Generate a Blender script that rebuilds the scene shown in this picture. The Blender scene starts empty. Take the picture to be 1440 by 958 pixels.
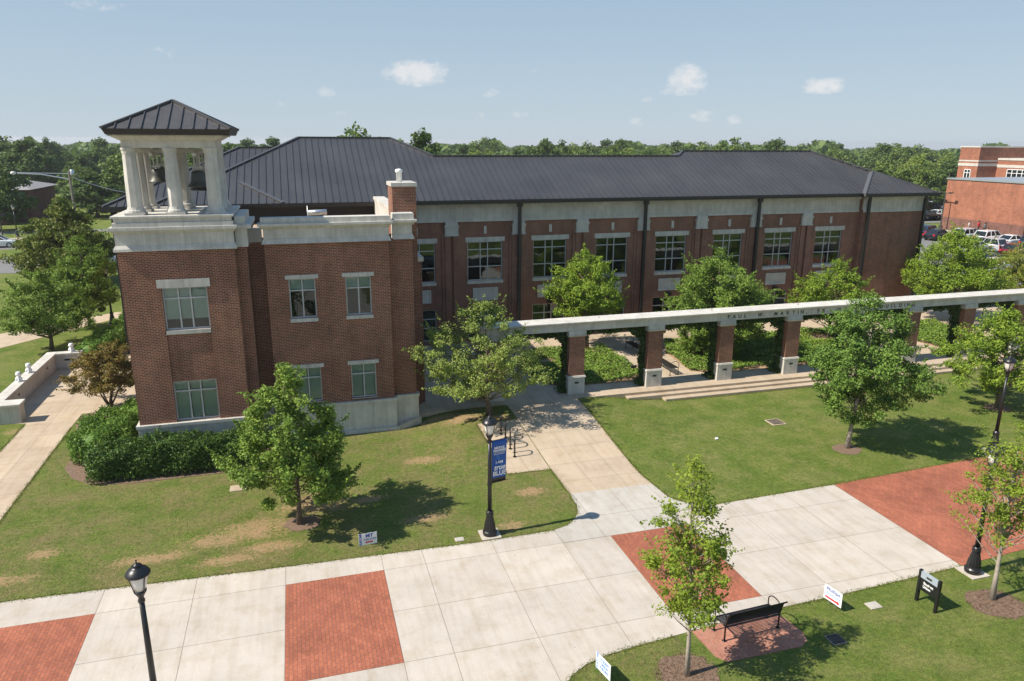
import bpy, math, random
import numpy as np
from mathutils import Vector, Matrix
R = math.radians
scene = bpy.context.scene
COL = scene.collection
# ------------------------------------------------------------------ camera
cd = bpy.data.cameras.new('camera'); cam = bpy.data.objects.new('camera', cd); COL.objects.link(cam)
cd.sensor_width = 36; cd.lens = 1037.077/1440*36; cd.clip_start = .1; cd.clip_end = 9000
yaw, pit, rol = 0.283825825, 0.264757849, 0.00517771789
f_ = Vector((math.sin(yaw)*math.cos(pit), math.cos(yaw)*math.cos(pit), -math.sin(pit)))
r_ = Vector((math.cos(yaw), -math.sin(yaw), 0)); u_ = r_.cross(f_)
rr = r_*math.cos(rol)+u_*math.sin(rol); uu = -r_*math.sin(rol)+u_*math.cos(rol)
cam.matrix_world = Matrix(((rr.x, uu.x, -f_.x, 0), (rr.y, uu.y, -f_.y, 0), (rr.z, uu.z, -f_.z, 13.0), (0, 0, 0, 1)))
scene.camera = cam
# ------------------------------------------------------------------ light
SUN_EL = R(46.5); TO_SUN = Vector((-math.cos(R(4.0))*math.cos(SUN_EL), -math.sin(R(4.0))*math.cos(SUN_EL), math.sin(SUN_EL)))
w = bpy.data.worlds.new('World'); scene.world = w; w.use_nodes = True
sl = bpy.data.lights.new('sun', 'SUN'); sl.energy = 4.4; sl.angle = R(.53); sl.color = (1, .925, .82)
so = bpy.data.objects.new('sun', sl); COL.objects.link(so)
so.rotation_euler = (-TO_SUN).to_track_quat('-Z', 'Y').to_euler(); so.location = (-30, 0, 40)
scene.view_settings.view_transform = 'Standard'; scene.view_settings.look = 'None'
scene.view_settings.exposure = 0.72; scene.view_settings.gamma = 1
scene.view_settings.use_curve_mapping = False
scene.cycles.max_bounces = 6; scene.cycles.transparent_max_bounces = 8
scene.cycles.diffuse_bounces = 3; scene.cycles.glossy_bounces = 3; scene.cycles.transmission_bounces = 4
scene.cycles.use_denoising = True
nt = w.node_tree; N = nt.nodes; L = nt.links; N.clear()
wo = N.new('ShaderNodeOutputWorld'); bg = N.new('ShaderNodeBackground'); bg.inputs[1].default_value = .075
sky = N.new('ShaderNodeTexSky'); sky.sky_type = 'NISHITA'; sky.sun_disc = False
sky.sun_elevation = SUN_EL; sky.sun_rotation = math.atan2(TO_SUN.x, TO_SUN.y)
sky.air_density = 1.0; sky.dust_density = 0.25; sky.ozone_density = 2.2; sky.altitude = 100
tc = N.new('ShaderNodeTexCoord')
def wmath(op, a, b=None, c=None):
    n = N.new('ShaderNodeMath'); n.operation = op
    for i, v in enumerate((a, b, c)):
        if v is None: continue
        if isinstance(v, (int, float)): n.inputs[i].default_value = v
        else: L.new(v, n.inputs[i])
    return n.outputs[0]
# small fair-weather clouds fixed in the sky by direction
sep = N.new('ShaderNodeSeparateXYZ'); L.new(tc.outputs['Generated'], sep.inputs[0])
az = wmath('ARCTAN2', sep.outputs[0], sep.outputs[1])
el = wmath('ARCSINE', sep.outputs[2])
cn = N.new('ShaderNodeTexNoise'); cn.inputs['Scale'].default_value = 75; cn.inputs['Detail'].default_value = 7; cn.inputs['Roughness'].default_value = .62
mp = N.new('ShaderNodeMapping'); mp.inputs['Scale'].default_value = (1, 1, 1.7)
L.new(tc.outputs['Generated'], mp.inputs[0]); L.new(mp.outputs[0], cn.inputs['Vector'])
dens = None
CLOUDS = [(585, 103, 52, 20, .95), (612, 98, 24, 14, .7), (966, 112, 30, 24, .9), (958, 126, 40, 12, .6), (1160, 121, 34, 13, .9), (228, 73, 28, 11, .35),
          (458, 131, 18, 12, .5), (395, 146, 16, 9, .35), (690, 130, 20, 9, .5), (730, 161, 16, 9, .5), (680, 165, 16, 9, .45), (988, 163, 22, 11, .6),
          (1032, 168, 14, 8, .5), (897, 172, 14, 9, .6), (750, 101, 26, 7, .35), (135, 8, 60, 10, .4), (60, 150, 40, 14, .3), (1300, 130, 30, 9, .25),
          (1400, 95, 26, 9, .3), (480, 160, 22, 8, .35), (905, 140, 20, 8, .4), (590, 40, 40, 12, .22), (1270, 60, 46, 12, .2)]
for px, py, rw, rh, amt in CLOUDS:
    v = rr*((px-720)/1037.)+uu*((479-py)/1037.)+f_; v.normalize()
    a0 = math.atan2(v.x, v.y); e0 = math.asin(v.z)
    da = wmath('DIVIDE', wmath('SUBTRACT', az, a0), rw/1037.*1.15)
    de = wmath('DIVIDE', wmath('SUBTRACT', el, e0), rh/1037.*1.15)
    m = wmath('SUBTRACT', 1.0, wmath('ADD', wmath('MULTIPLY', da, da), wmath('MULTIPLY', de, de)))
    m = wmath('MULTIPLY', wmath('MAXIMUM', m, 0.0), amt if amt > .65 else min(.65, amt*1.2))
    dens = m if dens is None else wmath('MAXIMUM', dens, m)
mr = N.new('ShaderNodeMapRange'); mr.inputs[1].default_value = .60; mr.inputs[2].default_value = .92
L.new(wmath('MULTIPLY_ADD', dens, .62, wmath('MULTIPLY', cn.outputs[0], .72)), mr.inputs[0])
cf = wmath('MULTIPLY', mr.outputs[0], wmath('MINIMUM', wmath('MULTIPLY', dens, 1.5), .66))
mxc = N.new('ShaderNodeMix'); mxc.data_type = 'RGBA'
hzr = N.new('ShaderNodeValToRGB'); he = hzr.color_ramp.elements   # hazy summer air paling the sky towards the horizon
while len(he) < 4: he.new(.5)
for k, (p_, c_) in enumerate(((0, (4.1, 4.95, 5.75)), (.10, (3.65, 4.6, 5.55)), (.22, (2.95, 4.1, 5.3)), (.8, (1.3, 2.6, 4.9)))): he[k].position = p_; he[k].color = (*[v/8 for v in c_], 1)
L.new(sep.outputs[2], hzr.inputs[0])
hz8 = N.new('ShaderNodeMix'); hz8.data_type = 'RGBA'; hz8.blend_type = 'MULTIPLY'; hz8.inputs[0].default_value = 1; L.new(hzr.outputs[0], hz8.inputs[6]); hz8.inputs[7].default_value = (8, 8, 8, 1)
skm = N.new('ShaderNodeMix'); skm.data_type = 'RGBA'; skm.inputs[0].default_value = .88; L.new(sky.outputs[0], skm.inputs[6]); L.new(hz8.outputs[2], skm.inputs[7])
L.new(cf, mxc.inputs[0]); L.new(skm.outputs[2], mxc.inputs[6]); mxc.inputs[7].default_value = (7.4, 7.2, 7.1, 1)
L.new(mxc.outputs[2], bg.inputs[0]); L.new(bg.outputs[0], wo.inputs[0])

# ------------------------------------------------------------------ materials
def new_mat(name):
    m = bpy.data.materials.new(name); m.use_nodes = True
    b = m.node_tree.nodes['Principled BSDF']
    return m, m.node_tree.nodes, m.node_tree.links, b
def c4(c): return (c[0], c[1], c[2], 1)
def noise(n, l, vec, scale, detail=4, rough=.6):
    t = n.new('ShaderNodeTexNoise'); t.inputs['Scale'].default_value = scale
    t.inputs['Detail'].default_value = detail; t.inputs['Roughness'].default_value = rough
    l.new(vec, t.inputs['Vector']); return t.outputs[0]
def ramp(n, l, fac, stops):
    t = n.new('ShaderNodeValToRGB'); e = t.color_ramp.elements
    while len(e) < len(stops): e.new(.5)
    for k, (p, c) in enumerate(stops): e[k].position = p; e[k].color = c4(c)
    l.new(fac, t.inputs[0]); return t.outputs[0]
def mix(n, l, fac, a, b, mode='MIX'):
    t = n.new('ShaderNodeMix'); t.data_type = 'RGBA'; t.blend_type = mode
    for i, v in ((0, fac), (6, a), (7, b)):
        if isinstance(v, (int, float)): t.inputs[i].default_value = v
        elif isinstance(v, tuple): t.inputs[i].default_value = c4(v)
        else: l.new(v, t.inputs[i])
    return t.outputs[2]
def mth(n, l, op, a, b=None):
    t = n.new('ShaderNodeMath'); t.operation = op
    for i, v in enumerate((a, b)):
        if v is None: continue
        if isinstance(v, (int, float)): t.inputs[i].default_value = v
        else: l.new(v, t.inputs[i])
    return t.outputs[0]
def pos(n): return n.new('ShaderNodeNewGeometry').outputs['Position']
def bump(n, l, b, h, dist, strength=.6):
    t = n.new('ShaderNodeBump'); t.inputs['Strength'].default_value = strength; t.inputs['Distance'].default_value = dist
    l.new(h, t.inputs['Height']); l.new(t.outputs[0], b.inputs['Normal'])
def simple(name, col, rough=.6, var=.15, scale=3., metal=0., spec=.5, fine=40., bmp=0.):
    m, n, l, b = new_mat(name); p = pos(n)
    lo = tuple(x*(1-var) for x in col); hi = tuple(min(1, x*(1+var)) for x in col)
    a = ramp(n, l, noise(n, l, p, scale), [(.3, lo), (.7, hi)])
    k = mix(n, l, .35, a, ramp(n, l, noise(n, l, p, fine, 3), [(.3, lo), (.7, hi)]))
    l.new(k, b.inputs['Base Color']); b.inputs['Roughness'].default_value = rough
    b.inputs['Metallic'].default_value = metal; b.inputs['Specular IOR Level'].default_value = spec
    if bmp: bump(n, l, b, noise(n, l, p, fine, 4), bmp)
    return m
def wall_uv(n, l):
    g = n.new('ShaderNodeNewGeometry'); sp = n.new('ShaderNodeSeparateXYZ'); sn = n.new('ShaderNodeSeparateXYZ')
    l.new(g.outputs['Position'], sp.inputs[0]); l.new(g.outputs['True Normal'], sn.inputs[0])
    ax = mth(n, l, 'GREATER_THAN', mth(n, l, 'ABSOLUTE', sn.outputs[0]), .6)
    u = mth(n, l, 'ADD', mth(n, l, 'MULTIPLY', sp.outputs[1], ax), mth(n, l, 'MULTIPLY', sp.outputs[0], mth(n, l, 'SUBTRACT', 1.0, ax)))
    c = n.new('ShaderNodeCombineXYZ'); l.new(u, c.inputs[0]); l.new(sp.outputs[2], c.inputs[1]); return c.outputs[0], g.outputs['Position']
def brick_mat(name, c1, c2, mortar, bw=.203, bh=.0677, ms=.0105, horiz=False, rot=0):
    m, n, l, b = new_mat(name)
    if horiz:
        p = pos(n); mp = n.new('ShaderNodeMapping'); mp.inputs['Rotation'].default_value = (0, 0, R(rot)); l.new(p, mp.inputs[0]); uv = mp.outputs[0]
    else: uv, p = wall_uv(n, l)
    t = n.new('ShaderNodeTexBrick'); l.new(uv, t.inputs['Vector'])
    t.inputs['Scale'].default_value = 1; t.inputs['Brick Width'].default_value = bw; t.inputs['Row Height'].default_value = bh
    t.inputs['Mortar Size'].default_value = ms; t.inputs['Mortar Smooth'].default_value = .15; t.inputs['Bias'].default_value = -.1
    t.inputs['Color1'].default_value = c4(c1); t.inputs['Color2'].default_value = c4(c2); t.inputs['Mortar'].default_value = c4(mortar)
    k = mix(n, l, .5, t.outputs[0], ramp(n, l, noise(n, l, p, 1.1, 5), [(.3, (.62, .6, .58)), (.7, (1.25, 1.2, 1.2))]), 'MULTIPLY')
    k = mix(n, l, .6, k, ramp(n, l, noise(n, l, p, .28, 4), [(.32, (.78, .74, .74)), (.68, (1.2, 1.15, 1.1))]), 'MULTIPLY')
    mps = n.new('ShaderNodeMapping'); mps.inputs['Scale'].default_value = (2.2, 2.2, .16); l.new(p, mps.inputs[0])
    if not horiz: k = mix(n, l, .45, k, ramp(n, l, noise(n, l, mps.outputs[0], 1, 5), [(.36, (.7, .68, .68)), (.55, (1, 1, 1)), (.72, (1.15, 1.15, 1.15))]), 'MULTIPLY')
    k = mix(n, l, .35, k, ramp(n, l, noise(n, l, p, 14, 3), [(.3, (.5, .5, .5)), (.75, (1.5, 1.4, 1.4))]), 'MULTIPLY')
    l.new(k, b.inputs['Base Color']); b.inputs['Roughness'].default_value = .85; b.inputs['Specular IOR Level'].default_value = .25
    bump(n, l, b, mth(n, l, 'SUBTRACT', 1.0, t.outputs[1]), .006, .5)
    return m
def stone_mat(name, col, streak=.5):
    m, n, l, b = new_mat(name); uv, p = wall_uv(n, l)
    lo = tuple(x*.8 for x in col); k = ramp(n, l, noise(n, l, p, 1.6, 6), [(.3, lo), (.7, tuple(x*1.07 for x in col))])
    mp = n.new('ShaderNodeMapping'); mp.inputs['Scale'].default_value = (5, 5, .35); l.new(p, mp.inputs[0])
    st = ramp(n, l, noise(n, l, mp.outputs[0], 1.2, 5), [(.38, (.72, .7, .66)), (.6, (1, 1, 1))])
    k = mix(n, l, streak, k, st, 'MULTIPLY')
    t = n.new('ShaderNodeTexBrick'); l.new(uv, t.inputs['Vector']); t.inputs['Scale'].default_value = 1
    t.inputs['Brick Width'].default_value = 1.42; t.inputs['Row Height'].default_value = 30; t.inputs['Mortar Size'].default_value = .008
    t.offset = 0; t.inputs['Color1'].default_value = (1, 1, 1, 1); t.inputs['Color2'].default_value = (.93, .93, .92, 1); t.inputs['Mortar'].default_value = (.6, .58, .55, 1)
    k = mix(n, l, .8, k, t.outputs[0], 'MULTIPLY')
    l.new(k, b.inputs['Base Color']); b.inputs['Roughness'].default_value = .8; b.inputs['Specular IOR Level'].default_value = .3
    bump(n, l, b, noise(n, l, p, 30, 4), .004, .4); return m
def concrete_mat(name, col, tint=.06):
    m, n, l, b = new_mat(name); p = pos(n)
    g = n.new('ShaderNodeNewGeometry').outputs['Random Per Island']
    k = ramp(n, l, noise(n, l, p, .55, 6, .62), [(.3, tuple(x*.9 for x in col)), (.52, col), (.75, tuple(x*1.07 for x in col))])
    k = mix(n, l, .7, k, ramp(n, l, noise(n, l, p, 1.3, 7, .7), [(.34, (.86, .81, .73)), (.5, (1, 1, 1)), (.7, (1.06, 1.06, 1.06))]), 'MULTIPLY')
    k = mix(n, l, .8, k, ramp(n, l, g, [(0, (1-tint,)*3), (1, (1+tint, 1+tint, 1+tint*.8))]), 'MULTIPLY')
    mp = n.new('ShaderNodeMapping'); mp.inputs['Scale'].default_value = (3, .3, 1); l.new(p, mp.inputs[0])
    k = mix(n, l, .55, k, ramp(n, l, noise(n, l, mp.outputs[0], 1.5, 4), [(.36, (.86, .83, .78)), (.55, (1, 1, 1))]), 'MULTIPLY')
    k = mix(n, l, .3, k, ramp(n, l, noise(n, l, p, 26, 5, .7), [(.3, (.8, .8, .8)), (.7, (1.15, 1.15, 1.15))]), 'MULTIPLY')
    k = mix(n, l, ramp(n, l, noise(n, l, p, 4.5, 2), [(.735, (0, 0, 0)), (.76, (.45, .45, .45))]), k, (.2, .18, .15))
    l.new(k, b.inputs['Base Color']); b.inputs['Roughness'].default_value = .85; b.inputs['Specular IOR Level'].default_value = .25
    bump(n, l, b, noise(n, l, p, 60, 3), .003, .3); return m
def leaf_mat(name, a, bcol, cc, trans=.3, tcol=(.16, .26, .03)):
    m, n, l, b = new_mat(name); g = n.new('ShaderNodeNewGeometry')
    k = ramp(n, l, g.outputs['Random Per Island'], [(0, a), (.55, bcol), (1, cc)])
    big = ramp(n, l, noise(n, l, g.outputs['Position'], .9, 3), [(.3, (.75, .8, .8)), (.7, (1.25, 1.15, 1.0))])
    k = mix(n, l, .6, k, big, 'MULTIPLY')
    l.new(k, b.inputs['Base Color']); b.inputs['Roughness'].default_value = .55; b.inputs['Specular IOR Level'].default_value = .2
    tr = n.new('ShaderNodeBsdfTranslucent'); l.new(mix(n, l, .75, k, tcol), tr.inputs[0])
    ms = n.new('ShaderNodeMixShader'); ms.inputs[0].default_value = trans
    l.new(b.outputs[0], ms.inputs[1]); l.new(tr.outputs[0], ms.inputs[2])
    l.new(ms.outputs[0], n['Material Output'].inputs[0]); return m
def glass_mat(name, tint, refl=.12):
    m, n, l, b = new_mat(name); n.remove(b)
    t = n.new('ShaderNodeBsdfTransparent'); t.inputs[0].default_value = c4(tint)
    g = n.new('ShaderNodeBsdfGlossy'); g.inputs['Roughness'].default_value = .02; g.inputs[0].default_value = (.8, .9, .92, 1)
    fr = n.new('ShaderNodeFresnel'); fr.inputs[0].default_value = 1.55
    wv = noise(n, l, pos(n), 2.2, 2); bp = n.new('ShaderNodeBump'); bp.inputs['Distance'].default_value = .01; bp.inputs['Strength'].default_value = .25
    l.new(wv, bp.inputs['Height']); l.new(bp.outputs[0], g.inputs['Normal'])
    ms = n.new('ShaderNodeMixShader'); l.new(mth(n, l, 'ADD', fr.outputs[0], refl), ms.inputs[0])
    l.new(t.outputs[0], ms.inputs[1]); l.new(g.outputs[0], ms.inputs[2]); l.new(ms.outputs[0], n['Material Output'].inputs[0]); return m
def plain(name, col, rough=.5, metal=0., spec=.5, coat=0.):
    m, n, l, b = new_mat(name); p = pos(n)
    k = ramp(n, l, noise(n, l, p, 6, 4), [(.3, tuple(x*.92 for x in col)), (.7, tuple(min(1, x*1.06) for x in col))])
    l.new(k, b.inputs['Base Color']); b.inputs['Roughness'].default_value = rough; b.inputs['Metallic'].default_value = metal
    b.inputs['Specular IOR Level'].default_value = spec; b.inputs['Coat Weight'].default_value = coat; return m
DIRT = [(-.11, 25.7, 1.3, .8), (-2.05, 24.4, 1.3, .7), (-1.5, 23.1, 1.0, .35), (-2.84, 22.6, 1.0, .3), (6.5, 22.3, .5, .28), (7.0, 32.0, 1.0, .6), (1.9, 25.6, .7, .3),
        (3.6, 23.6, .9, .25), (-3.3, 24.0, 1.0, .5), (4.4, 28.5, .8, .4), (-8.6, 24.6, .5, .3), (-9.3, 23.2, .8, .3), (7.9, 24.6, .6, .35), (5.9, 32.5, 1.0, .35), (-5.2, 23.4, 1.2, .35), (8.6, 31.6, .5, .5), (-12.9, 36.6, .8, .4)]
def grass_mat():
    m, n, l, b = new_mat('mown_grass'); p = pos(n)
    sx = n.new('ShaderNodeSeparateXYZ'); l.new(p, sx.inputs[0])
    k = ramp(n, l, noise(n, l, p, .8, 7, .68), [(.3, (.080, .128, .022)), (.5, (.120, .166, .034)), (.68, (.172, .196, .052))])
    bare = mth(n, l, 'MULTIPLY', mth(n, l, 'LESS_THAN', sx.outputs[0], 9.2), mth(n, l, 'LESS_THAN', sx.outputs[1], 34.0))   # thin worn turf lies west of the path
    straw = ramp(n, l, mth(n, l, 'ADD', noise(n, l, p, .6, 8, .8), mth(n, l, 'MULTIPLY', bare, .05)), [(.47, (0, 0, 0)), (.68, (.9, .9, .9))])
    k = mix(n, l, straw, k, mix(n, l, bare, (.23, .215, .085), (.215, .175, .085)))
    k = mix(n, l, .9, k, ramp(n, l, noise(n, l, p, 6.5, 8, .82), [(.30, (.42, .48, .4)), (.5, (1, 1, 1)), (.70, (1.55, 1.45, 1.35))]), 'MULTIPLY')
    k = mix(n, l, .85, k, ramp(n, l, noise(n, l, p, 26, 5, .85), [(.3, (.45, .5, .42)), (.7, (1.5, 1.45, 1.4))]), 'MULTIPLY')
    dn = noise(n, l, p, 2.3, 6, .75); tot = None
    for x, y, rx, ry in DIRT:
        a = mth(n, l, 'DIVIDE', mth(n, l, 'SUBTRACT', sx.outputs[0], x), rx); c = mth(n, l, 'DIVIDE', mth(n, l, 'SUBTRACT', sx.outputs[1], y), ry)
        v = mth(n, l, 'MAXIMUM', mth(n, l, 'SUBTRACT', 1.0, mth(n, l, 'MULTIPLY', .5, mth(n, l, 'ADD', mth(n, l, 'MULTIPLY', a, a), mth(n, l, 'MULTIPLY', c, c)))), 0.0)
        tot = v if tot is None else mth(n, l, 'MAXIMUM', tot, v)
    d = mth(n, l, 'ADD', mth(n, l, 'MULTIPLY', tot, .125), mth(n, l, 'ADD', mth(n, l, 'MULTIPLY', dn, .25), mth(n, l, 'MULTIPLY', noise(n, l, p, 9, 7, .85), .75)))
    d = mth(n, l, 'ADD', d, mth(n, l, 'MULTIPLY', bare, .025))
    k = mix(n, l, ramp(n, l, d, [(.585, (0, 0, 0)), (.61, (.5, .5, .5)), (.65, (.85, .85, .85))]), k, (.40, .26, .145))
    l.new(k, b.inputs['Base Color']); b.inputs['Roughness'].default_value = .9; b.inputs['Specular IOR Level'].default_value = .1
    bump(n, l, b, noise(n, l, p, 30, 5, .8), .05, .9); return m
M = {}
M['brick'] = brick_mat('red_brown_brick', (.24, .07, .038), (.115, .036, .023), (.36, .265, .19), ms=.012)
M['brick_far'] = brick_mat('orange_brick', (.36, .135, .075), (.27, .10, .06), (.42, .3, .22), .4, .13)
M['brick_far_base'] = brick_mat('brown_base_brick', (.2, .095, .07), (.15, .07, .06), (.3, .22, .18), .4, .13)
M['brick_old'] = brick_mat('old_dark_brick', (.17, .042, .032), (.12, .032, .026), (.2, .13, .11))
M['paver'] = brick_mat('clay_paver', (.39, .138, .078), (.30, .104, .062), (.19, .10, .075), .21, .105, .007, True, 90)
M['paver_faded'] = brick_mat('faded_paver', (.43, .20, .135), (.36, .15, .10), (.34, .24, .18), .21, .105, .008, True, 90)
M['stone'] = stone_mat('limestone', (.59, .565, .51), .5)
M['stone_white'] = stone_mat('pale_limestone', (.61, .58, .525), .42)
M['conc'] = concrete_mat('broom_concrete', (.485, .435, .375))
M['conc_old'] = concrete_mat('tan_concrete', (.46, .37, .27))
M['conc_grey'] = concrete_mat('grey_concrete', (.44, .41, .365))
M['joint'] = simple('joint_sand', (.25, .205, .16), .95)
M['grass'] = grass_mat()
M['soil'] = simple('bare_soil', (.36, .24, .14), .95, .3, 5, bmp=.03)
M['mulch'] = simple('bark_mulch', (.2, .13, .085), .95, .5, 12, fine=55, bmp=.06)
M['asphalt'] = simple('asphalt', (.17, .165, .16), .9, .15, .6, fine=30)
M['line'] = plain('road_paint', (.75, .74, .7), .7)
def roof_mat():
    m, n, l, b = new_mat('standing_seam_metal'); p = pos(n)
    k = ramp(n, l, noise(n, l, p, .35, 5), [(.3, (.047, .046, .047)), (.7, (.066, .065, .065))])
    mp = n.new('ShaderNodeMapping'); mp.inputs['Scale'].default_value = (2.4, .2, .2); l.new(p, mp.inputs[0])
    k = mix(n, l, .5, k, ramp(n, l, noise(n, l, mp.outputs[0], 1, 3), [(.3, (.85, .85, .85)), (.7, (1.15, 1.15, 1.15))]), 'MULTIPLY')
    l.new(k, b.inputs['Base Color']); bump(n, l, b, noise(n, l, mp.outputs[0], 1.3, 3), .03, .5); b.inputs['Roughness'].default_value = .42; b.inputs['Metallic'].default_value = .1; b.inputs['Specular IOR Level'].default_value = .45
    return m
M['roof'] = roof_mat()
M['flash'] = plain('grey_flashing', (.085, .085, .09), .5)
M['roof_rust'] = simple('weathered_roof_metal', (.062, .058, .056), .5, .3, 3.5)
M['black'] = plain('black_metal', (.012, .012, .013), .38, 0, .5)
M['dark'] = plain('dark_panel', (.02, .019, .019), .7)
M['pipe'] = plain('black_gutter', (.016, .015, .015), .4)
M['frame'] = plain('silver_frame', (.46, .47, .47), .4, .2)
M['glass'] = glass_mat('window_glass', (.5, .62, .56), .06)
M['clear'] = glass_mat('blind_glass', (.80, .9, .86), .02)
M['room'] = plain('dim_room', (.02, .022, .02), .9)  # darkness of the unlit rooms is put into this colour
M['blind'] = simple('roller_blind', (.47, .53, .47), .8, .08, 1.2)
M['flat'] = simple('flat_roof_gravel', (.42, .31, .21), .95, .15)
M['white'] = plain('white_paint', (.8, .8, .79), .5)
M['steel'] = plain('galvanised_steel', (.55, .57, .58), .35, .7)
M['bronze'] = simple('weathered_bronze', (.085, .085, .072), .5, .35, 6, .5)
M['globe'] = plain('frosted_globe', (.75, .71, .66), .25)
M['blue'] = plain('banner_blue', (.012, .09, .36), .6)
M['blue2'] = plain('banner_light_blue', (.03, .16, .45), .6)
M['ink_blue'] = plain('ink_blue', (.03, .07, .36), .6)
M['ink_light'] = plain('ink_light_blue', (.22, .36, .72), .6)
M['red'] = plain('ink_red', (.62, .03, .05), .6)
M['grey_cap'] = plain('sign_grey', (.33, .38, .42), .5)
M['letter'] = plain('engraved_letter', (.045, .035, .035), .7)
M['bark'] = simple('tree_bark', (.15, .115, .085), .95, .3, 9, bmp=.02)
M['bark_pale'] = simple('pale_bark', (.34, .29, .24), .9, .25, 9, bmp=.01)
M['tyre'] = plain('rubber', (.02, .02, .02), .8)
M['carglass'] = plain('car_glass', (.015, .018, .02), .08, 0, .6)
M['tail'] = plain('tail_lamp', (.45, .02, .02), .25)
M['head'] = plain('head_lamp', (.75, .75, .72), .15)
M['wood_pole'] = simple('weathered_pole', (.22, .19, .16), .9)
M['shingle'] = simple('grey_shingle', (.25, .24, .235), .9, .12, 2)
M['lf_maple'] = leaf_mat('maple_leaf', (0.105, 0.184, 0.031), (0.168, 0.267, 0.043), (0.268, 0.365, 0.072))
M['lf_dark'] = leaf_mat('deep_green_leaf', (0.084, 0.166, 0.032), (0.135, 0.234, 0.043), (0.209, 0.314, 0.065), .22)
M['lf_pale'] = leaf_mat('pale_green_leaf', (0.19, 0.265, 0.055), (0.28, 0.36, 0.085), (0.34, 0.38, 0.12), .34, (.24, .34, .05))
M['lf_young'] = leaf_mat('young_yellow_leaf', (0.172, 0.245, 0.031), (0.225, 0.315, 0.040), (0.285, 0.375, 0.055), .38, (.34, .40, .04))
M['lf_bright'] = leaf_mat('bright_green_leaf', (0.139, 0.229, 0.025), (0.221, 0.334, 0.036), (0.348, 0.438, 0.057), .32)
M['lf_red'] = leaf_mat('bronze_red_leaf', (0.20, 0.105, 0.034), (0.20, 0.165, 0.045), (0.24, 0.235, 0.062), .28, (.30, .22, .03))
M['lf_yew'] = leaf_mat('yew_needle', (0.041, 0.094, 0.022), (0.075, 0.139, 0.028), (0.124, 0.196, 0.041), .15)
M['lf_shrub'] = leaf_mat('shrub_leaf', (0.068, 0.150, 0.025), (0.119, 0.221, 0.034), (0.187, 0.302, 0.052), .2)
M['lf_ivy'] = leaf_mat('ivy_leaf', (0.093, 0.178, 0.029), (0.158, 0.261, 0.039), (0.255, 0.343, 0.061), .2)
M['lf_ivy_dark'] = leaf_mat('climbing_ivy_leaf', (0.034, 0.075, 0.017), (0.057, 0.105, 0.022), (0.101, 0.158, 0.032), .2)
M['lf_wood'] = leaf_mat('woodland_leaf', (0.088, 0.139, 0.033), (0.132, 0.194, 0.044), (0.198, 0.258, 0.060), .2)
M['lf_wood2'] = leaf_mat('dark_woodland_leaf', (0.059, 0.110, 0.032), (0.095, 0.151, 0.041), (0.135, 0.192, 0.052), .2)
M['lf_wood3'] = leaf_mat('yellow_woodland_leaf', (0.134, 0.185, 0.031), (0.185, 0.250, 0.044), (0.267, 0.314, 0.064), .25)
M['lf_olive'] = leaf_mat('olive_leaf', (.085, .115, .022), (.13, .16, .03), (.22, .22, .048), .25)
M['lf_cypress'] = leaf_mat('feathery_leaf', (0.152, 0.188, 0.032), (0.232, 0.261, 0.046), (0.371, 0.355, 0.072), .3)
M['blade'] = leaf_mat('grass_blade', (0.101, 0.135, 0.024), (0.154, 0.181, 0.036), (0.278, 0.234, 0.077), .25)

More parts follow.
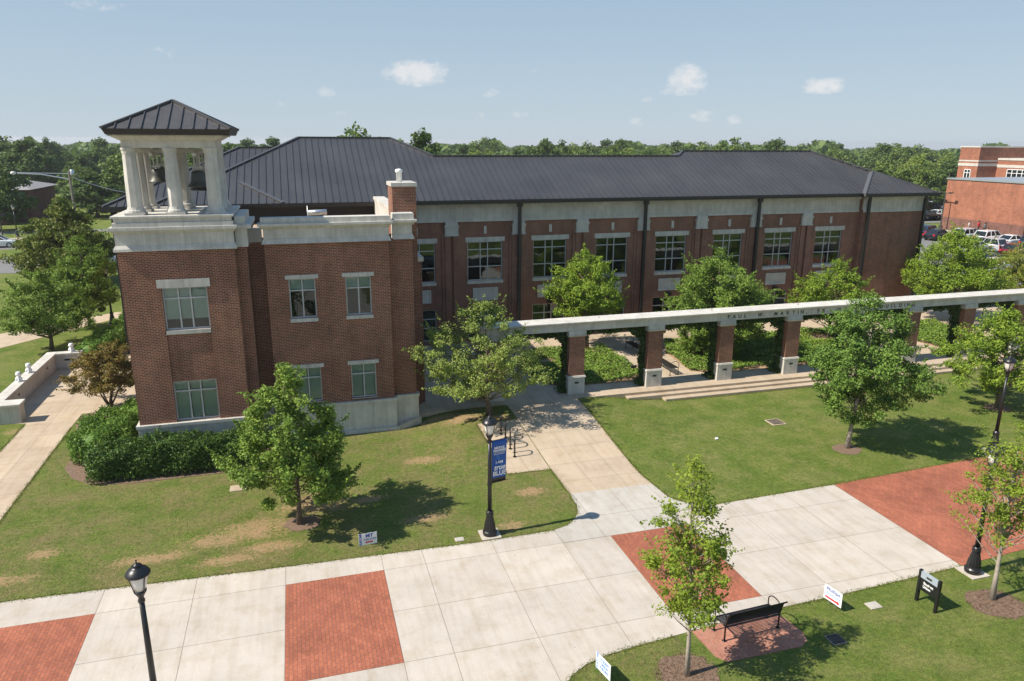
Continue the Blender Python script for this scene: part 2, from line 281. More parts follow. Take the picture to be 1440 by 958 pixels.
# ------------------------------------------------------------------ mesh helpers
class MB:
    def __init__(s): s.v = []; s.f = []; s.m = []; s.mi = 0
    def face(s, pts):
        k = len(s.v); s.v += [tuple(p) for p in pts]; s.f.append(list(range(k, k+len(pts)))); s.m.append(s.mi)
    def box(s, x0, x1, y0, y1, z0, z1):
        k = len(s.v); s.v += [(x, y, z) for z in (z0, z1) for y in (y0, y1) for x in (x0, x1)]
        for q in ((0, 2, 3, 1), (4, 5, 7, 6), (0, 1, 5, 4), (2, 6, 7, 3), (0, 4, 6, 2), (1, 3, 7, 5)): s.f.append([k+i for i in q]); s.m.append(s.mi)
    def frustum(s, a, z0, b, z1):   # a, b = (x0,x1,y0,y1)
        k = len(s.v); s.v += [(x, y, z0) for y in a[2:] for x in a[:2]]+[(x, y, z1) for y in b[2:] for x in b[:2]]
        for q in ((0, 2, 3, 1), (4, 5, 7, 6), (0, 1, 5, 4), (2, 6, 7, 3), (0, 4, 6, 2), (1, 3, 7, 5)): s.f.append([k+i for i in q]); s.m.append(s.mi)
    def tube(s, pts, rads, n=8, cap=True):
        pts = [Vector(p) for p in pts]; k = len(s.v); K = len(pts)
        if isinstance(rads, (int, float)): rads = [rads]*K
        d = (pts[-1]-pts[0]); ref = Vector((0, 1, 0)) if abs(d.normalized().y if d.length else 0) < .9 else Vector((1, 0, 0))
        for i, p in enumerate(pts):
            t = (pts[min(i+1, K-1)]-pts[max(i-1, 0)]); t = t.normalized() if t.length > 1e-9 else Vector((0, 0, 1))
            rf = ref if abs(t.dot(ref)) < .95 else Vector((1, 0, 0)) if abs(t.x) < .9 else Vector((0, 0, 1))
            a = t.cross(rf).normalized(); b = t.cross(a)
            for j in range(n):
                q = p+(a*math.cos(2*math.pi*j/n)+b*math.sin(2*math.pi*j/n))*rads[i]; s.v.append(tuple(q))
        for i in range(K-1):
            for j in range(n):
                s.f.append([k+i*n+j, k+i*n+(j+1) % n, k+(i+1)*n+(j+1) % n, k+(i+1)*n+j]); s.m.append(s.mi)
        if cap:
            s.f.append([k+j for j in range(n)][::-1]); s.m.append(s.mi)
            s.f.append([k+(K-1)*n+j for j in range(n)]); s.m.append(s.mi)
    def lathe(s, prof, c, n=16, flute=0., ph=0.):   # prof [(r,z)]
        k = len(s.v); K = len(prof)
        for r, z in prof:
            for j in range(n):
                a = 2*math.pi*(j+ph)/n; q = r*(1-flute*(j % 2)); s.v.append((c[0]+q*math.cos(a), c[1]+q*math.sin(a), c[2]+z))
        for i in range(K-1):
            for j in range(n):
                s.f.append([k+i*n+j, k+i*n+(j+1) % n, k+(i+1)*n+(j+1) % n, k+(i+1)*n+j]); s.m.append(s.mi)
        if prof[0][0] > 1e-4: s.f.append([k+j for j in range(n)][::-1]); s.m.append(s.mi)
        if prof[-1][0] > 1e-4: s.f.append([k+(K-1)*n+j for j in range(n)]); s.m.append(s.mi)
    def prism(s, poly, z0, z1):
        k = len(s.v); n = len(poly); s.v += [(p[0], p[1], z0) for p in poly]+[(p[0], p[1], z1) for p in poly]
        s.f.append(list(range(k, k+n))[::-1]); s.m.append(s.mi); s.f.append(list(range(k+n, k+2*n))); s.m.append(s.mi)
        for i in range(n): s.f.append([k+i, k+(i+1) % n, k+n+(i+1) % n, k+n+i]); s.m.append(s.mi)
    def build(s, name, mats, parent=None, smooth=False, bevel=0., world=True):
        me = bpy.data.meshes.new(name); off = wloc(parent) if (parent is not None and world) else Vector((0, 0, 0))
        vv = [(v[0]-off.x, v[1]-off.y, v[2]-off.z) for v in s.v] if off.length else s.v
        me.from_pydata(vv, [], s.f)
        if not isinstance(mats, (list, tuple)): mats = [mats]
        for m in mats: me.materials.append(m)
        if len(mats) > 1: me.polygons.foreach_set('material_index', s.m)
        if smooth: me.polygons.foreach_set('use_smooth', [True]*len(me.polygons))
        me.update(); o = bpy.data.objects.new(name, me); COL.objects.link(o)
        if parent is not None: o.parent = parent
        if bevel:
            b = o.modifiers.new('bevel', 'BEVEL'); b.width = bevel; b.segments = 2; b.limit_method = 'ANGLE'
        return o
def wloc(o):
    p = Vector((0, 0, 0))
    while o is not None: p += o.location; o = o.parent
    return p
def tag(o, label=None, cat=None, group=None, kind=None):
    if label: o['label'] = label
    if cat: o['category'] = cat
    if group: o['group'] = group
    if kind: o['kind'] = kind
    return o
def thing(name, label, cat, loc=(0, 0, 0), group=None):
    o = bpy.data.objects.new(name, None); o.empty_display_size = .2; o.location = loc; COL.objects.link(o)
    return tag(o, label, cat, group)
def copy_tree(o, loc=None, rz=None, label=None, parent=None, scale=None):
    c = o.copy(); COL.objects.link(c)
    if parent is not None: c.parent = parent
    for ch in list(o.children): copy_tree(ch, parent=c)
    if loc is not None: c.location = loc
    if rz is not None: c.rotation_euler = (0, 0, rz)
    if scale is not None: c.scale = (scale,)*3 if isinstance(scale, (int, float)) else scale
    if label: c['label'] = label
    return c
def struct(o): o['kind'] = 'structure'; return o
def text_mesh(txt, size, mat, name='lettering', parent=None, width=None, shear=0, mw=None, ext=.004, bold=0., align='CENTER'):
    cu = bpy.data.curves.new(name, 'FONT'); cu.body = txt; cu.size = size; cu.extrude = ext; cu.shear = shear; cu.offset = bold
    cu.align_x = align; cu.align_y = 'CENTER'
    t = bpy.data.objects.new(name, cu); COL.objects.link(t)
    dg = bpy.context.evaluated_depsgraph_get(); me = bpy.data.meshes.new_from_object(t.evaluated_get(dg))
    bpy.data.objects.remove(t); bpy.data.curves.remove(cu)
    if width:
        xs = [v.co.x for v in me.vertices]; k = width/(max(xs)-min(xs))
        for v in me.vertices: v.co.x *= k
    if mw is not None: me.transform(mw)
    me.materials.clear(); me.materials.append(mat)
    o = bpy.data.objects.new(name, me); COL.objects.link(o)
    if parent is not None:
        o.parent = parent
    return o
def face_front(x, y, z): return Matrix.Translation((x, y, z)) @ Matrix.Rotation(R(90), 4, 'X')      # reads from -Y
def face_west(x, y, z): return Matrix.Translation((x, y, z)) @ Matrix.Rotation(R(-90), 4, 'Z') @ Matrix.Rotation(R(90), 4, 'X')   # reads from -X
def inside(poly, P):
    x, y = P[:, 0], P[:, 1]; r = np.zeros(len(P), bool); n = len(poly)
    for i in range(n):
        x0, y0 = poly[i]; x1, y1 = poly[(i+1) % n]
        c = ((y0 > y) != (y1 > y)); xi = (x1-x0)*(y-y0)/((y1-y0) if y1 != y0 else 1e-9)+x0
        r ^= c & (x < xi)
    return r
def clip_rect(poly, x0, x1, y0, y1):
    def cl(P, ax, v, keep):
        out = []
        for i in range(len(P)):
            a, b = P[i], P[(i+1) % len(P)]; ia, ib = keep(a[ax], v), keep(b[ax], v)
            if ia: out.append(a)
            if ia != ib:
                t = (v-a[ax])/(b[ax]-a[ax]); out.append((a[0]+t*(b[0]-a[0]), a[1]+t*(b[1]-a[1])))
        return out
    ge = lambda a, v: a >= v; le = lambda a, v: a <= v
    for ax, v, k in ((0, x0, ge), (0, x1, le), (1, y0, ge), (1, y1, le)):
        if len(poly) < 3: return []
        poly = cl(poly, ax, v, k)
    return poly if len(poly) >= 3 else []
def ss(t): t = min(1, max(0, t)); return t*t*(3-2*t)
def gfall(x, y): return -.0115*max(0., math.hypot(x, y)-150)
def gh(x, y):   # ground height: the lawn climbs beside the path up to the terrace
    if abs(x) > 100 or y > 100 or y < -60: return gfall(x, y)
    h = .35*ss((y-25)/8.1); k = ss((x-4.0)/3.2) if x < 7.2 else (1 if x <= 13.3 else 1-ss((x-13.3)/4.7))
    if y > 34: k *= 1 if 4 < x < 18 else 0
    return h*k
def leaf_mesh(name, P, Nn, S, mat, parent=None, rng=None, asp=.62, off=(0, 0, 0), cup=.22):
    n = len(P); rng = rng or np.random.default_rng(1)
    Nn = Nn/np.maximum(np.linalg.norm(Nn, axis=1, keepdims=True), 1e-6)
    q = rng.normal(size=(n, 3)); a = np.cross(Nn, q); a /= np.maximum(np.linalg.norm(a, axis=1, keepdims=True), 1e-6); b = np.cross(Nn, a)
    S = S[:, None]*.5; P = P-np.array(off)
    V = np.stack([P-a*S-Nn*S*cup, P+b*S*asp, P+a*S-Nn*S*cup, P-b*S*asp], 1).reshape(-1, 3).astype(np.float32)
    me = bpy.data.meshes.new(name); me.vertices.add(4*n); me.vertices.foreach_set('co', V.ravel())
    me.loops.add(4*n); me.loops.foreach_set('vertex_index', np.arange(4*n, dtype=np.int32))
    me.polygons.add(n); me.polygons.foreach_set('loop_start', np.arange(0, 4*n, 4, dtype=np.int32)); me.polygons.foreach_set('loop_total', np.full(n, 4, np.int32))
    me.materials.append(mat); me.update(calc_edges=True)
    o = bpy.data.objects.new(name, me); COL.objects.link(o)
    if parent is not None: o.parent = parent
    return o
exec_rng = np.random.default_rng(77)
def make_tree(name, label, loc, prof, ncl, per, leaf, mat, trunk_r, seed, clr=.4, cat='tree', group=None, bark='bark', bare=.0, sx=1., sy=1., shell=.42, lean=(0, 0), up=.75, limb=.34, stems=1, spikes=0, tips=.6, flat=.72, limb_up=.35):
    """prof: [(z, radius)] of the crown from its lowest to its topmost point"""
    rng = np.random.default_rng(seed); root = thing(name, label, cat, loc, group)
    zs = np.array([p[0] for p in prof]); rs = np.array([p[1] for p in prof]); top = zs[-1]; z0 = zs[0]
    zz = np.linspace(z0, top, 200); wt = np.interp(zz, zs, rs)**1.6+.02; wt /= wt.sum()
    Z = rng.choice(zz, ncl, p=wt); A = rng.uniform(0, 2*math.pi, ncl)
    ph = rng.uniform(0, 6.28, 6); amp = rng.uniform(.05, .13, 6)
    har = 1+sum(amp[k]*np.sin((k+1)*A+ph[k]+Z*(1.1+k*.5)) for k in range(6))
    rho = np.interp(Z, zs, rs)*rng.uniform(0, 1, ncl)**shell*har
    C = np.stack([rho*np.cos(A)*sx, rho*np.sin(A)*sy, Z+rng.normal(0, .08, ncl)], 1)
    C[:, 0] += lean[0]*(Z/top); C[:, 1] += lean[1]*(Z/top)
    C[0] = (lean[0], lean[1], top-.1)
    tb = MB(); trunks = []
    for s in range(stems):
        a = 2*math.pi*s/max(1, stems); spread = .0 if stems == 1 else .35*top
        pts = []; K = 7
        for i in range(K):
            t = i/(K-1); wob = .03*top*math.sin(t*5+seed+s)*(t > 0)
            pts.append(Vector((lean[0]*t+wob*.4+spread*t*math.cos(a), lean[1]*t+wob*.3+spread*t*math.sin(a), t*top*(.88 if stems == 1 else .7))))
        rad = [trunk_r*(1.35 if i == 0 else 1)*(1-.88*i/(K-1)) for i in range(K)]
        tb.tube(pts, rad, 8); trunks.append(pts)
    def on_trunk(pts, t):
        q = max(0, min(.999, t))*(len(pts)-1); i = int(q); return pts[i].lerp(pts[i+1], q-i)
    sel = rng.permutation(ncl)[:int(ncl*limb)]
    for i in sel:
        c = Vector(C[i]); tr = trunks[rng.integers(len(trunks))]; hgt = tr[-1].z
        d = math.hypot(c.x, c.y); t = max(.12, (c.z-limb_up*d-rng.uniform(.1, .5))/hgt); a = on_trunk(tr, min(t, .97))
        if a.z < z0*.55: a = on_trunk(tr, z0*.6/hgt)
        m = a.lerp(c, .5)+Vector((0, 0, -.06*d)); r0 = max(.012, trunk_r*.3*(1-min(t, 1)*.6))
        tb.tube([a, m, c], [r0, r0*.65, .006+r0*.15], 5, False)
    tb.build('trunk', M[bark], root, True, world=False)
    npc = rng.poisson((2.4 if leaf < .2 else 1.4)*per*rng.uniform(.55, 1.35, ncl)); idx = np.repeat(np.arange(ncl), npc); n = len(idx)
    cs = clr*rng.uniform(.6, 1.25, ncl)
    g = rng.normal(size=(n, 3)); g /= np.linalg.norm(g, axis=1, keepdims=True); g *= rng.uniform(0, 1, (n, 1))**.42; g[:, 2] *= flat
    P = C[idx]+g*cs[idx][:, None]
    if leaf < .2 and tips > 0:
        sh = rho/np.maximum(np.interp(Z, zs, rs), .05)
        ch = np.where((sh > .62) | (Z > top-1.2))[0]; ch = ch[rng.uniform(size=len(ch)) < tips]
        Dd = np.stack([np.cos(A[ch])*.75, np.sin(A[ch])*.75, rng.uniform(.25, 1.1, len(ch))], 1)+rng.normal(0, .25, (len(ch), 3)); Dd /= np.linalg.norm(Dd, axis=1, keepdims=True)
        ln_ = clr*rng.uniform(1.2, 2.5, len(ch)); kk = int(per*.55)
        t_ = rng.uniform(.15, 1, (len(ch), kk)); wv = clr*.42*(1.12-t_)
        Q = C[ch][:, None, :]+Dd[:, None, :]*(ln_[:, None]*t_)[:, :, None]+rng.normal(size=(len(ch), kk, 3))*wv[:, :, None]*.6
        Q = Q.reshape(-1, 3); P = np.concatenate([P, Q]); g = np.concatenate([g, rng.normal(size=Q.shape)*.6]); n = len(P)
    if bare:
        keep = rng.uniform(size=n) > bare; P = P[keep]; g = g[keep]; n = len(P)
    if spikes:
        P[:, :2] += (P[:, :2]-0)*0
    out = P-np.array([0, 0, (z0+top)/2]); out /= np.maximum(np.linalg.norm(out, axis=1, keepdims=True), .01)
    Nn = rng.normal(size=(n, 3))*.62+g*.5+out*.25+np.array([0, 0, up])
    leaf_mesh('crown', P, Nn, leaf*(.76 if leaf < .2 else 1)*rng.uniform(.65, 1.35, n), mat, root, rng)
    return root

# ================================================================== SETTING
def lines(a, b, st): return list(np.arange(a, b+1e-6, st))
gx = sorted(set([-4000, -2000, -1000, -600, -400, -300, -220, -150, -120, -90, -60, -30, -15, -8, -2, 2] + lines(4, 7.2, .4) + [7.2, 9.0, 11.0, 13.3] + lines(13.3, 18.0, .47) + [18, 24, 32, 45, 60, 90, 130, 180, 250, 330, 430, 600, 1000, 2000, 4000]))
gy_ = sorted(set([-600, -300, -100, -30, 5, 14, 18, 22, 24, 25] + lines(25.5, 33.0, .5) + [33.1, 33.6, 34.0, 34.2, 36, 40, 50, 60, 80, 100, 120, 150, 185, 230, 290, 360, 450, 600, 900, 1600, 3000, 6000]))
gb = MB(); nx = len(gx)
gb.v = [(x, y, gh(x, y)) for y in gy_ for x in gx]
for j in range(len(gy_)-1):
    for i in range(nx-1): gb.f.append([j*nx+i, j*nx+i+1, (j+1)*nx+i+1, (j+1)*nx+i]); gb.m.append(0)
struct(gb.build('lawn_ground', M['grass']))
def slabs(name, poly, xs, ys, z, mat, gap=.016, skip=None, base=True, drape=False):
    mb = MB(); jb = MB()
    for i in range(len(xs)-1):
        for j in range(len(ys)-1):
            if skip and skip(.5*(xs[i]+xs[i+1]), .5*(ys[j]+ys[j+1])): continue
            p = clip_rect(poly, xs[i]+gap/2, xs[i+1]-gap/2, ys[j]+gap/2, ys[j+1]-gap/2)
            if p:
                if drape:
                    cuts = [ys[j]] + [c for c in gy_ if ys[j] < c < ys[j+1]] + [ys[j+1]]
                    ring = {}
                    for a, b in zip(cuts[:-1], cuts[1:]):
                        q = clip_rect(p, -1e4, 1e4, a, b)
                        if q:
                            ids = []
                            for v in q:
                                key = (round(v[0], 4), round(v[1], 4))
                                if key not in ring: ring[key] = len(mb.v); mb.v.append((v[0], v[1], gh(*v)+z))
                                ids.append(ring[key])
                            ids = [d for n_, d in enumerate(ids) if d != ids[n_-1]]
                            if len(ids) > 2: mb.f.append(ids); mb.m.append(0)
                else: mb.face([(v[0], v[1], z) for v in p])
            if base:
                p = clip_rect(poly, xs[i], xs[i+1], ys[j], ys[j+1])
                cuts = [ys[j]] + ([c for c in gy_ if ys[j] < c < ys[j+1]] if drape else []) + [ys[j+1]]
                for a, b in zip(cuts[:-1], cuts[1:]):
                    q = clip_rect(p, -1e4, 1e4, a, b) if p else []
                    if q: jb.face([(v[0], v[1], (gh(*v) if drape else 0)+z-.004) for v in q])
    o = struct(mb.build(name, mat))
    if base: struct(jb.build(name+'_joint_bed', M['joint']))
    return o
PLAZA = [(-60, 24.6), (-9, 22.03), (-1.94, 21.73), (5.0, 21.5), (7.86, 21.55), (12.5, 21.6), (14.93, 21.73), (19.58, 21.91), (27.6, 22.4), (60, 24.4), (60, 18.6), (30, 16.75), (19.6, 15.95),
         (14.76, 15.7), (12, 15.62), (9.09, 15.34), (8.0, 15.25), (7.0, 15.12), (6.35, 14.92), (5.85, 14.62), (5.5, 14.2), (5.35, 13.6), (5.3, 12), (5.3, -20), (-60, -20)]
def isbrick(x, y): return (16.28 < y < 20.68 and (-9.2 < x < -6.22 or -1.05 < x < 1.9 or 9.57 < x < 12.5)) or (x > 19.6 and y > 10)
PX = [-60, -40, -25, -17.5, -14.6, -11.8, -9.2, -6.22, -3.65, -1.05, 1.9, 3.22, 5.55, 7.86, 9.57, 12.5, 14.78, 17.2, 19.6, 60]
PY = [-20, -12, -6, 0, 4, 7, 9.4, 11.7, 14.0, 16.28, 18.48, 20.68, 30]
PXX = PX; slabs('plaza_pavement', PLAZA, PX, PY, .010, M['conc'], skip=lambda x, y: isbrick(x, y) or (7.86 < x < 12.5 and y > 20.7))
bk = MB()
for a, b in ((-9.2, -6.22), (-1.05, 1.9), (9.57, 12.5)): bk.face([(a, 16.28, .012), (b, 16.28, .012), (b, 20.68, .012), (a, 20.68, .012)])
p = clip_rect(PLAZA, 19.6, 60, 10, 40); bk.face([(v[0], v[1], .012) for v in p])
struct(bk.build('brick_paving', M['paver']))
MOUTH = [(7.86, 20.68), (12.5, 20.68), (12.52, 21.62), (14.2, 21.71), (13.5, 21.95), (13.05, 22.3), (12.82, 22.75), (12.73, 23.9), (9.32, 23.97), (9.24, 23.0), (9.07, 22.48), (8.74, 22.03), (8.35, 21.72), (7.86, 21.56)]
slabs('path_mouth_pavement', MOUTH, [7.86, 9.4, 10.9, 12.5, 16], [20.68, 22.1, 24], .014, M['conc_grey'])
PATH = [(9.32, 23.97), (12.73, 23.9), (12.67, 24.83), (13.15, 33.1), (9.42, 33.1)]
slabs('entrance_path', PATH, [9.3, 10.5, 11.75, 14], [23.8, 25.0, 26.5, 28.0, 29.5, 31.0, 32.5, 33.1], .012, M['conc_old'], drape=True)
slabs('bike_pad_pavement', [(7.42, 31.17), (7.5, 26.23), (9.3, 26.2), (9.38, 31.25)], [7.3, 8.4, 9.45], [26, 27.6, 29.3, 31.4], .012, M['conc_old'], drape=True)
WALK = [(-12.85, 21.9), (-10.72, 21.9), (-10.72, 36.7), (-10.68, 38.3), (-7.2, 38.9), (-7.2, 57.0), (-10.6, 57.0), (-10.9, 50), (-12.6, 47), (-14.2, 47.0), (-14.2, 37.9), (-12.85, 37.6)]
slabs('side_walk_pavement', WALK, [-14.5, -11.8, -9.2, -7], [21.9]+lines(23.4, 57, 1.55)+[58], .010, M['conc_old'])
sw = MB(); sw.face([(-60, 51.2, .012), (-18.7, 52.8, .012), (-13.5, 59.6, .012), (-6, 60.6, .012), (-6, 63, .012), (-13.8, 62.1, .012), (-20.0, 56.9, .012), (-60, 54.0, .012)])
struct(sw.build('far_sidewalk', M['conc_old']))
rd = MB(); rd.face([(-200, 83.5, .012), (-28, 83.6, .012), (-14, 81.5, .012), (30, 78, .012), (66, 80, .012), (66, 92, .012), (-14, 97, .012), (-32, 95.2, .012), (-200, 95, .012)])
rd.face([(-200, 102.4, .012), (200, 102.4, .012), (200, 107, .012), (-200, 107, .012)])
rd.face([(-200, 119.5, .012), (200, 119.5, .012), (200, 122.5, .012), (-200, 122.5, .012)])
struct(rd.build('road', M['asphalt']))
fp = MB(); fp.face([(-200, 111.6, .012), (-30, 111.6, .012), (-30, 114, .012), (-200, 114, .012)])
struct(fp.build('roadside_footpath', M['conc_old']))
pk = MB(); pk.face([(58, 56.5, .012), (96, 38, .012), (130, 50, .012), (96, 78.6, .012), (94.6, 91, .012), (76, 91, .012), (64, 74, .012)])
pk.face([(80, 100, .012), (200, 100, .012), (260, 140, .012), (100, 140, .012)])
struct(pk.build('parking_lot', M['asphalt']))
ln = MB()
for k in range(9):
    x, y = 90-.9*k*1.4, 75.5-2.3*k*.75
for k in range(7):
    y = 60+k*2.75; ln.box(86.5, 91.5, y-.06, y+.06, .013, .018); ln.box(76.0, 81, y-6.06, y-5.94, .013, .018)
struct(ln.build('parking_marking', M['line']))
kw = MB(); kw.box(94.8, 95.9, 66, 94, 0, .1); kw.box(60.2, 65, 52.0, 53.6, 0, .02); struct(kw.build('lot_sidewalk', M['conc']))
# terrace with steps
tr = MB(); tr.box(4.92, 62, 33.1, 45.6, -.3, .37); to = tr.build('terrace', M['conc_old']); struct(to)
tj = MB()
for x in [6.4, 7.9, 10.9, 12.4]+lines(14.4, 42, 1.43): tj.box(x-.009, x+.009, 33.12, 34.86, .37, .3745)
for x in (8.0, 9.5, 11.0, 18.9, 20.1): tj.box(x-.009, x+.009, 34.86, 44.8, .37, .3745)
for y in (36.4, 38, 39.6, 41.2, 42.8, 44.2): tj.box(6, 11.5, y-.009, y+.009, .37, .3745); tj.box(17.6, 21.6, y-.009, y+.009, .37, .3745)
for x in lines(12, 44, 1.6): tj.box(x-.009, x+.009, 42.4, 44.8, .37, .3745)
struct(tj.build('terrace_joint', M['joint']))
st = thing('terrace_steps', 'long low concrete steps between the lawn and the brick-pillared colonnade', 'steps', (27, 32.5, 0))
for nm, x0, y0, zt in (('step', 15.8, 32.74, .25), ('step', 17.75, 32.36, .125)):
    s = MB(); s.box(x0, 41.2, y0, 33.098, -.2, zt); s.build(nm, M['conc_old'], st, bevel=.02)
# seat wall beside the side walk
sw_ = thing('seat_wall', 'low stone seat wall with flat coping wrapped around the side walk', 'wall', (-14, 42, 0))
m = MB(); m.box(-14.35, -13.98, 38.0, 47.12, 0, .84); m.box(-13.98, -12.66, 46.76, 47.12, 0, .84); m.box(-16.5, -13.1, 37.75, 38.42, 0, .84); m.build('wall', M['stone_white'], sw_)
m = MB(); m.box(-14.45, -13.9, 38.5, 47.2, .84, .96); m.box(-13.9, -12.58, 46.68, 47.2, .84, .958); m.box(-16.6, -13.02, 37.67, 38.5, .84, .962); m.build('coping', M['stone_white'], sw_, bevel=.015)
for y in (40.6, 45.2):
    m = MB(); m.box(-13.984, -13.97, y-.12, y+.12, .5, .6); m.build('step_light', M['black'], sw_)
m = MB(); m.box(-13.5, -13.2, 46.748, 46.765, .5, .6); m.build('step_light', M['black'], sw_)
def bust(x, y, rz, label):
    t = thing('stone_lion', label, 'statue', (x, y, .96), 'white lion statues on the seat wall')
    m = MB(); m.box(-.2, .2, -.17, .17, 0, .09); m.build('plinth', M['white'], t, bevel=.015, world=False)
    m = MB(); m.lathe([(.17, .09), (.185, .2), (.16, .34), (.12, .44), (.10, .5)], (-.02, 0, 0), 14)
    for s in (-1, 1): m.tube([(.1, s*.07, .4), (.14, s*.075, .24), (.145, s*.08, .1), (.2, s*.08, .1)], [.05, .045, .045, .04], 8); m.tube([(-.08, s*.13, .09), (.0, s*.16, .2), (-.1, s*.14, .26)], [.07, .085, .05], 8)
    m.build('body', M['white'], t, True, world=False)
    m = MB(); m.lathe([(.08, -.18), (.16, -.13), (.19, -.02), (.17, .09), (.1, .15), (.01, .18)], (.02, 0, .56), 14); m.tube([(.1, 0, .54), (.19, 0, .52), (.21, 0, .51)], [.085, .07, .04], 10)
    for s in (-1, 1): m.tube([(.02, s*.1, .66), (.0, s*.12, .74)], [.04, .015], 6)
    m.build('head', M['white'], t, True, world=False); t.rotation_euler = (0, 0, rz); t.scale = (.72,)*3
bust(-14.18, 41.55, R(-50), 'white lion statue on the seat wall, nearer of the pair')
bust(-14.18, 43.1, R(-50), 'white lion statue on the seat wall, second of the pair')
bust(-13.1, 46.95, R(-60), 'white lion statue alone on the short end of the seat wall')

# ================================================================== ACADEMIC HALL
def wall_front(mb, x0, x1, z0, z1, y, holes=(), depth=.2):
    xs = sorted({x0, x1, *[h[0] for h in holes], *[h[1] for h in holes]}); zs = sorted({z0, z1, *[h[2] for h in holes], *[h[3] for h in holes]})
    for a, b in zip(xs[:-1], xs[1:]):
        for c, d in zip(zs[:-1], zs[1:]):
            mx, mz = (a+b)/2, (c+d)/2
            if any(h[0] < mx < h[1] and h[2] < mz < h[3] for h in holes): continue
            mb.face([(a, y, c), (b, y, c), (b, y, d), (a, y, d)])
    for a, b, c, d in holes:
        e = y+depth
        mb.face([(a, y, c), (a, e, c), (b, e, c), (b, y, c)]); mb.face([(a, y, d), (b, y, d), (b, e, d), (a, e, d)])
        mb.face([(a, y, c), (a, y, d), (a, e, d), (a, e, c)]); mb.face([(b, y, c), (b, e, c), (b, e, d), (b, y, d)])
def window(parent, x0, x1, z0, z1, y, vs, hs, glass='glass', blind=None, sill=.2, lintel=None, t=.055, lw=.13, clutter=False):
    f = MB(); a, b = y+.10, y+.17
    f.box(x0, x0+t, a, b, z0, z1); f.box(x1-t, x1, a, b, z0, z1); f.box(x0+t, x1-t, a, b, z0, z0+t); f.box(x0+t, x1-t, a, b, z1-t, z1)
    for v in vs: xx = x0+(x1-x0)*v; f.box(xx-t/2, xx+t/2, a+.003, b-.003, z0+t, z1-t)
    for h in hs: zz = z0+(z1-z0)*h; f.box(x0+t, x1-t, a-.003, b+.003, zz-t/2, zz+t/2)
    o = f.build('window', M['frame'], parent)
    g = MB(); g.face([(x0+t, y+.14, z0+t), (x1-t, y+.14, z0+t), (x1-t, y+.14, z1-t), (x0+t, y+.14, z1-t)]); g.build('glass', M[glass], o)
    if blind:
        bb = MB()
        for c, d in blind:
            cuts = [x0]+[x0+(x1-x0)*v for v in vs]+[x1]
            for u, v in zip(cuts[:-1], cuts[1:]): bb.box(u+.04, v-.04, y+.235, y+.25, z0+(z1-z0)*c, z0+(z1-z0)*d)
        bb.build('blind', M['blind'], o)
    if sill:
        s = MB(); s.box(x0-.03, x1+.03, y-.06, y+.13, z0-sill, z0-.003); s.build('sill', M['stone'], o)
    if lintel:
        s = MB(); e = lw; xm = (x0+x1)/2; s.box(x0-e, xm-.004, y-.05, y+.12, z1+.003, z1+lintel); s.box(xm+.004, x1+e, y-.05, y+.12, z1+.003, z1+lintel); s.build('lintel', M['stone'], parent)
    return o
hall = thing('academic_hall', 'long two storey brick hall with dark metal roof and stone cornice behind the colonnade', 'building', (18, 50, 0))
BAYS = [7.0, 11.33, 15.65, 19.98, 24.34, 28.7, 32.8, 36.98]; BW = 1.14
holes = []
for x in BAYS: holes += [(x-BW, x+BW, 4.40, 6.86), (x-BW, x+BW, .6, 2.65)]
m = MB(); wall_front(m, -7, 39.35, 0, 9.3, 45, holes, .22); m.face([(39.35, 44.6, 0), (39.35, 45, 0), (39.35, 45, 9.3), (39.35, 44.6, 9.3)][::-1])
wall_front(m, 39.35, 44.8, 0, 9.3, 44.6)
m.face([(44.8, 44.6, 0), (44.8, 56.4, 0), (44.8, 56.4, 9.3), (44.8, 44.6, 9.3)]); m.face([(-7, 60, 0), (-7, 45, 0), (-7, 45, 9.3), (-7, 60, 9.3)])
m.face([(44.8, 56.4, 0), (22, 56.4, 0), (22, 56.4, 9.3), (44.8, 56.4, 9.3)]); m.face([(22, 55, 0), (14, 55, 0), (14, 55, 9.3), (22, 55, 9.3)]); m.face([(14, 60, 0), (-7, 60, 0), (-7, 60, 9.3), (14, 60, 9.3)])
m.face([(14, 55, 0), (14, 60, 0), (14, 60, 9.3), (14, 55, 9.3)]); m.face([(22, 56.4, 0), (22, 55, 0), (22, 55, 9.3), (22, 56.4, 9.3)])
m.build('wall', M['brick'], hall)
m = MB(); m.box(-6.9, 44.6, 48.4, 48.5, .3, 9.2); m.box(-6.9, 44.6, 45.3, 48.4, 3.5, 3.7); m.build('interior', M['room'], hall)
for x in BAYS:
    window(hall, x-BW, x+BW, 4.40, 6.86, 45, (.37, .58), (.36, .80), lintel=.29)
    window(hall, x-BW, x+BW, .6, 2.65, 45, (.37, .58), (.42, .70), sill=.0)
    s = MB(); s.box(x-.09, x+.09, 44.94, 45.02, 7.36, 7.84); s.build('accent_stone', M['stone'], hall)
    s = MB(); s.box(x-.75, x+.75, 44.97, 45.02, 3.17, 3.88)
    for a, b, c, d in ((x-.82, x+.82, 3.81, 3.93), (x-.82, x+.82, 3.1, 3.22)): s.box(a, b, 44.93, 45.02, c, d)
    for a, b in ((x-.82, x-.72), (x+.72, x+.82)): s.box(a, b, 44.93, 45.02, 3.22, 3.81)
    s.build('stone_panel', M['stone'], hall)
    s = MB(); s.box(x-.14, x+.14, 44.78, 45, 2.72, 2.98); s.build('wall_light', M['black'], hall)
PIL = [9.17, 13.5, 17.8, 22.16, 26.5, 30.75, 34.9]
